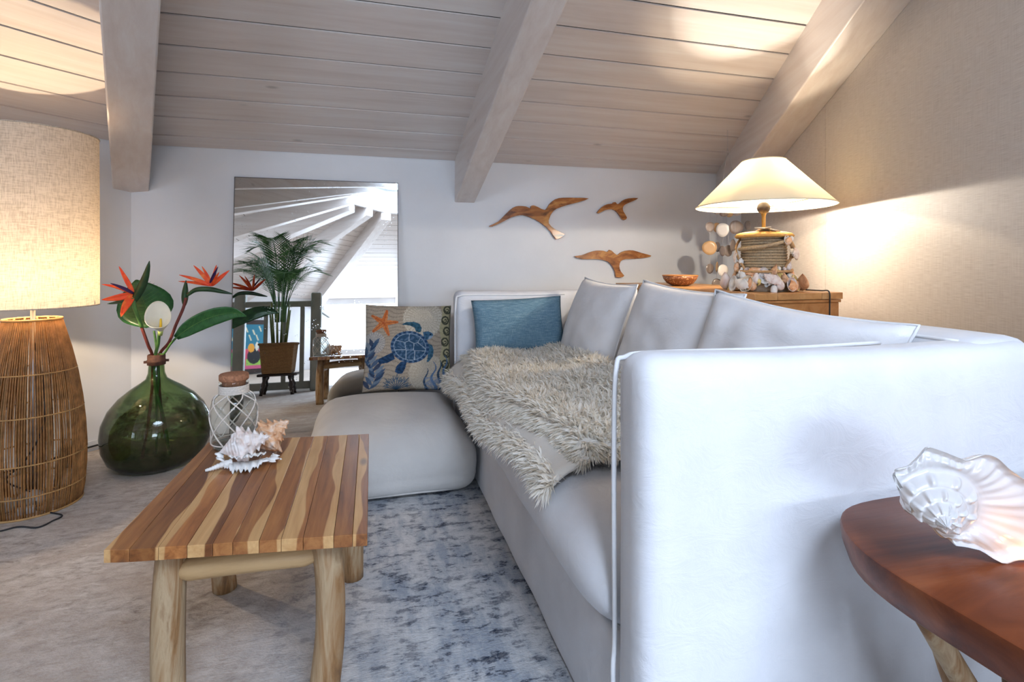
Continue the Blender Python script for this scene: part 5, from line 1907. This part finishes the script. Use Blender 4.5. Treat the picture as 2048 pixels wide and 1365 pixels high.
# ================================================================== what the mirror shows behind the camera
M['sage'] = plain('grey_green_paint', (.30, .30, .26), .5, var=.08)
RY = .12
rl = thing('stair_railing', 'grey painted stair railing with square newel posts, seen in the mirror', 'railing', (-.66, RY, .012))
def newel(x, y):
    P = [(.068, 0), (.068, 1.14), (.062, 1.17), (.04, 1.19), (.002, 1.195)]
    obj('newel_post', move(rbox(-.062, .062, -.062, .062, 0, 1.19, .022, (2, 2, 4)), x + .66 - .66, y, 0), M['sage'], rl)
newel(0, 0); newel(-.86, 0); newel(-1.72, 0)
obj('top_rail', rbox(-2.6, 0, -.035, .035, 1.02, 1.09, .02, (10, 2, 2)), M['sage'], rl)
obj('bottom_rail', rbox(-2.6, 0, -.03, .03, .03, .12, .012, (10, 2, 2)), M['sage'], rl)
for i in range(12):
    x = -.16 - i * .205
    if min(abs(x + .86), abs(x + 1.72)) < .1: continue
    obj('baluster', box(x - .024, x + .024, -.022, .022, .12, 1.02), M['sage'], rl, smooth=False)
# return of the railing towards the rear: a boarded half wall
for i in range(14):
    obj('side_board', box(-.02, .02, -.08 - (i + 1) * .115, -.08 - i * .115 - .004, .02, .96), M['sage'], rl, smooth=False)
obj('side_rail', rbox(-.045, .045, -1.75, -.05, .96, 1.03, .02, (2, 10, 2)), M['sage'], rl)

# palm in a basket on a stool
PXp, PYp = -1.03, .42
M['dark_wood'] = wood('dark_stained_stool', [(.018, .010, .008), (.05, .028, .02)], 0, 8, 5)
stl = thing('plant_stool', 'small dark turned wood stool under the palm basket', 'stool', (PXp, PYp, .012))
obj('seat', rbox(-.21, .21, -.13, .13, .21, .24, .012, (6, 4, 2)), M['dark_wood'], stl)
for sx in (-1, 1):
    for sy in (-1, 1):
        pr = [.020, .018, .026, .020, .030, .022, .016, .026, .022]
        a, b = Vector((sx * .165, sy * .10, 0)), Vector((sx * .13, sy * .07, .215))
        obj('leg', tube([a.lerp(b, i / 8) for i in range(9)], pr, 10), M['dark_wood'], stl)
k = NT('woven_seagrass')
wv = k.n('ShaderNodeTexWave', wave_type='BANDS', bands_direction='Z'); wv.inputs['Scale'].default_value = 22; wv.inputs['Distortion'].default_value = 2; wv.inputs['Detail Scale'].default_value = 6
k.l(k.coord(), wv.inputs['Vector'])
k.color(k.ramp(wv.outputs['Fac'], [(.2, (.12, .06, .02)), (.7, (.36, .20, .08))]))
k.set(Roughness=.9); k.bump(wv.outputs['Fac'], .6, .006)
M['seagrass'] = k.m
bk = thing('basket_planter', 'square woven seagrass basket holding the palm', 'basket', (PXp, PYp, .253))
q0, q1 = .155, .185
obj('basket_wall', hexa([(-q0, -q0, 0), (q0, -q0, 0), (q0, q0, 0), (-q0, q0, 0)], [(-q1, -q1, .33), (q1, -q1, .33), (q1, q1, .33), (-q1, q1, .33)]), M['seagrass'], bk, smooth=False, bevel=.012)
obj('basket_rim', tube([(-q1, -q1, .33), (q1, -q1, .33), (q1, q1, .33), (-q1, q1, .33)], .014, 8, closed=True), M['seagrass'], bk)
obj('soil', box(-.165, .165, -.165, .165, .325, .337), M['deck'], bk, smooth=False)
k = NT('palm_leaf')
k.color(k.ramp(k.noise(k.coord(), 9, 3), [(.3, (.025, .10, .025)), (.7, (.10, .25, .07))]))
k.set(Roughness=.45)
M['palm'] = k.m
pm = thing('areca_palm', 'bushy green areca palm in the woven basket, seen in the mirror', 'plant', (PXp, PYp, .585))
rnd = random.Random(5)
for s in range(7):
    a = s * 2.4
    r0 = .03 + .05 * rnd.random()
    b = Vector((r0 * math.cos(a), r0 * math.sin(a), 0))
    t = Vector((b.x * 1.6, b.y * 1.6, .38 + .1 * rnd.random()))
    obj('cane', tube([b, b.lerp(t, .5), t], [.014, .012, .008], 7), plain('palm_cane', (.16, .20, .05), .5, var=.3) if s == 0 else bpy.data.materials['palm_cane'], pm)
for s in range(26):
    a = s * 2.399 + rnd.uniform(-.2, .2)
    rise = rnd.uniform(.55, .95)
    reach = rnd.uniform(.22, .50)
    if math.sin(a) < -.75: reach *= .6
    d = Vector((math.cos(a), math.sin(a), 0))
    base = d * .05 + Vector((0, 0, .25))
    rib = [base.lerp(base + d * reach, (i / 18) ** 1.5) + Vector((0, 0, rise * math.sin(min(1., i / 18 * 1.18) * PI * .5) - .12 * max(0, i / 18 - .7) ** 1.2)) for i in range(19)]
    parts = [tube(rib, [.006 - .0045 * i / 18 for i in range(19)], 5)]
    for i in range(6, 19):
        for sub_ in (0, .5):
            if i + sub_ > 18: continue
            p = rib[i] if sub_ == 0 else rib[i].lerp(rib[i + 1], .5)
            t = (rib[min(18, i + 1)] - rib[i - 1]).normalized()
            for sg in (-1, 1):
                sd_ = t.cross(Vector((0, 0, 1))).normalized() * sg
                L = .22 * math.sin(PI * min(1, (i - 4) / 16)) + .06
                tip = p + (sd_ * .75 + t * .65).normalized() * L + Vector((0, 0, -.10 * L))
                mid = p.lerp(tip, .45) + Vector((0, 0, .03 * L))
                parts.append(blade([p, mid, tip], [.002, .0052, .0005], t, .3, 1))
    obj('frond', join(*parts), M['palm'], pm)

# painting leaning on the far wall: plain colour shapes in a dark frame
def far_print(U, Vv):
    c = np.zeros(U.shape + (3,)); c[:] = (.02, .20, .30)
    def put(m, q): c[m] = q
    put(Vv > .55, (.62, .08, .14)); put((Vv > .62) & (U > .55), (.12, .50, .10)); put((Vv > .78) & (U < .5), (.30, .55, .08)); put(Vv > .92, (.60, .10, .22))
    for (x, y) in ((.12, .1), (.3, .18), (.5, .12), (.68, .24), (.82, .1), (.9, .3), (.2, .3), (.4, .3)):
        put((np.abs((U - x) + (Vv - y) * .5) < .02) & (np.abs(Vv - y) < .06), (.75, .72, .50))
    put(np.hypot((U - .28) / .19, (Vv - .72) / .17) < 1, (.01, .012, .015))
    put(np.hypot((U - .36) / .09, (Vv - .53) / .10) < 1, (.80, .36, .03)); put(np.hypot((U - .2) / .05, (Vv - .5) / .1) < 1, (.7, .7, .6))
    put(np.hypot((U - .78) / .07, (Vv - .52) / .16) < 1, (.05, .40, .10)); put(np.hypot((U - .68) / .05, (Vv - .7) / .05) < 1, (.85, .55, .05))
    return c
k = NT('painted_canvas')
vc = k.n('ShaderNodeVertexColor', layer_name='print'); k.l(vc.outputs['Color'], k.b.inputs['Base Color']); k.set(Roughness=.7)
M['canvas'] = k.m
pt = thing('framed_painting', 'colourful painting in a dark frame behind the railing, seen in the mirror', 'painting', (-2.68, -5.80, .0), math.radians(-45 + 180))
NP2 = 70
V = [Vector(((i / NP2 - .5) * .86, -.012, .12 + .98 * (1 - j / NP2))) for j in range(NP2 + 1) for i in range(NP2 + 1)]
F = [(j * (NP2 + 1) + i, (j + 1) * (NP2 + 1) + i, (j + 1) * (NP2 + 1) + i + 1, j * (NP2 + 1) + i + 1) for j in range(NP2) for i in range(NP2)]
cv = obj('canvas', (V, F), M['canvas'], pt, smooth=False)
g = np.arange(NP2 + 1) / NP2
UU, VV = np.meshgrid(g, g)
cc = far_print(UU, VV).reshape(-1, 3)
att = cv.data.color_attributes.new('print', 'FLOAT_COLOR', 'POINT')
att.data.foreach_set('color', np.concatenate([cc, np.ones((len(cc), 1))], 1).astype(np.float32).ravel())
for q in (box(-.53, -.43, -.02, .02, .02, 1.20), box(.43, .53, -.02, .02, .02, 1.20), box(-.43, .43, -.02, .02, .02, .12), box(-.43, .43, -.02, .02, 1.10, 1.20)):
    obj('frame_bar', q, M['dark_wood'], pt, smooth=False)
obj('frame_back', box(-.43, .43, -.008, .01, .12, 1.10), M['dark_line'], pt, smooth=False)
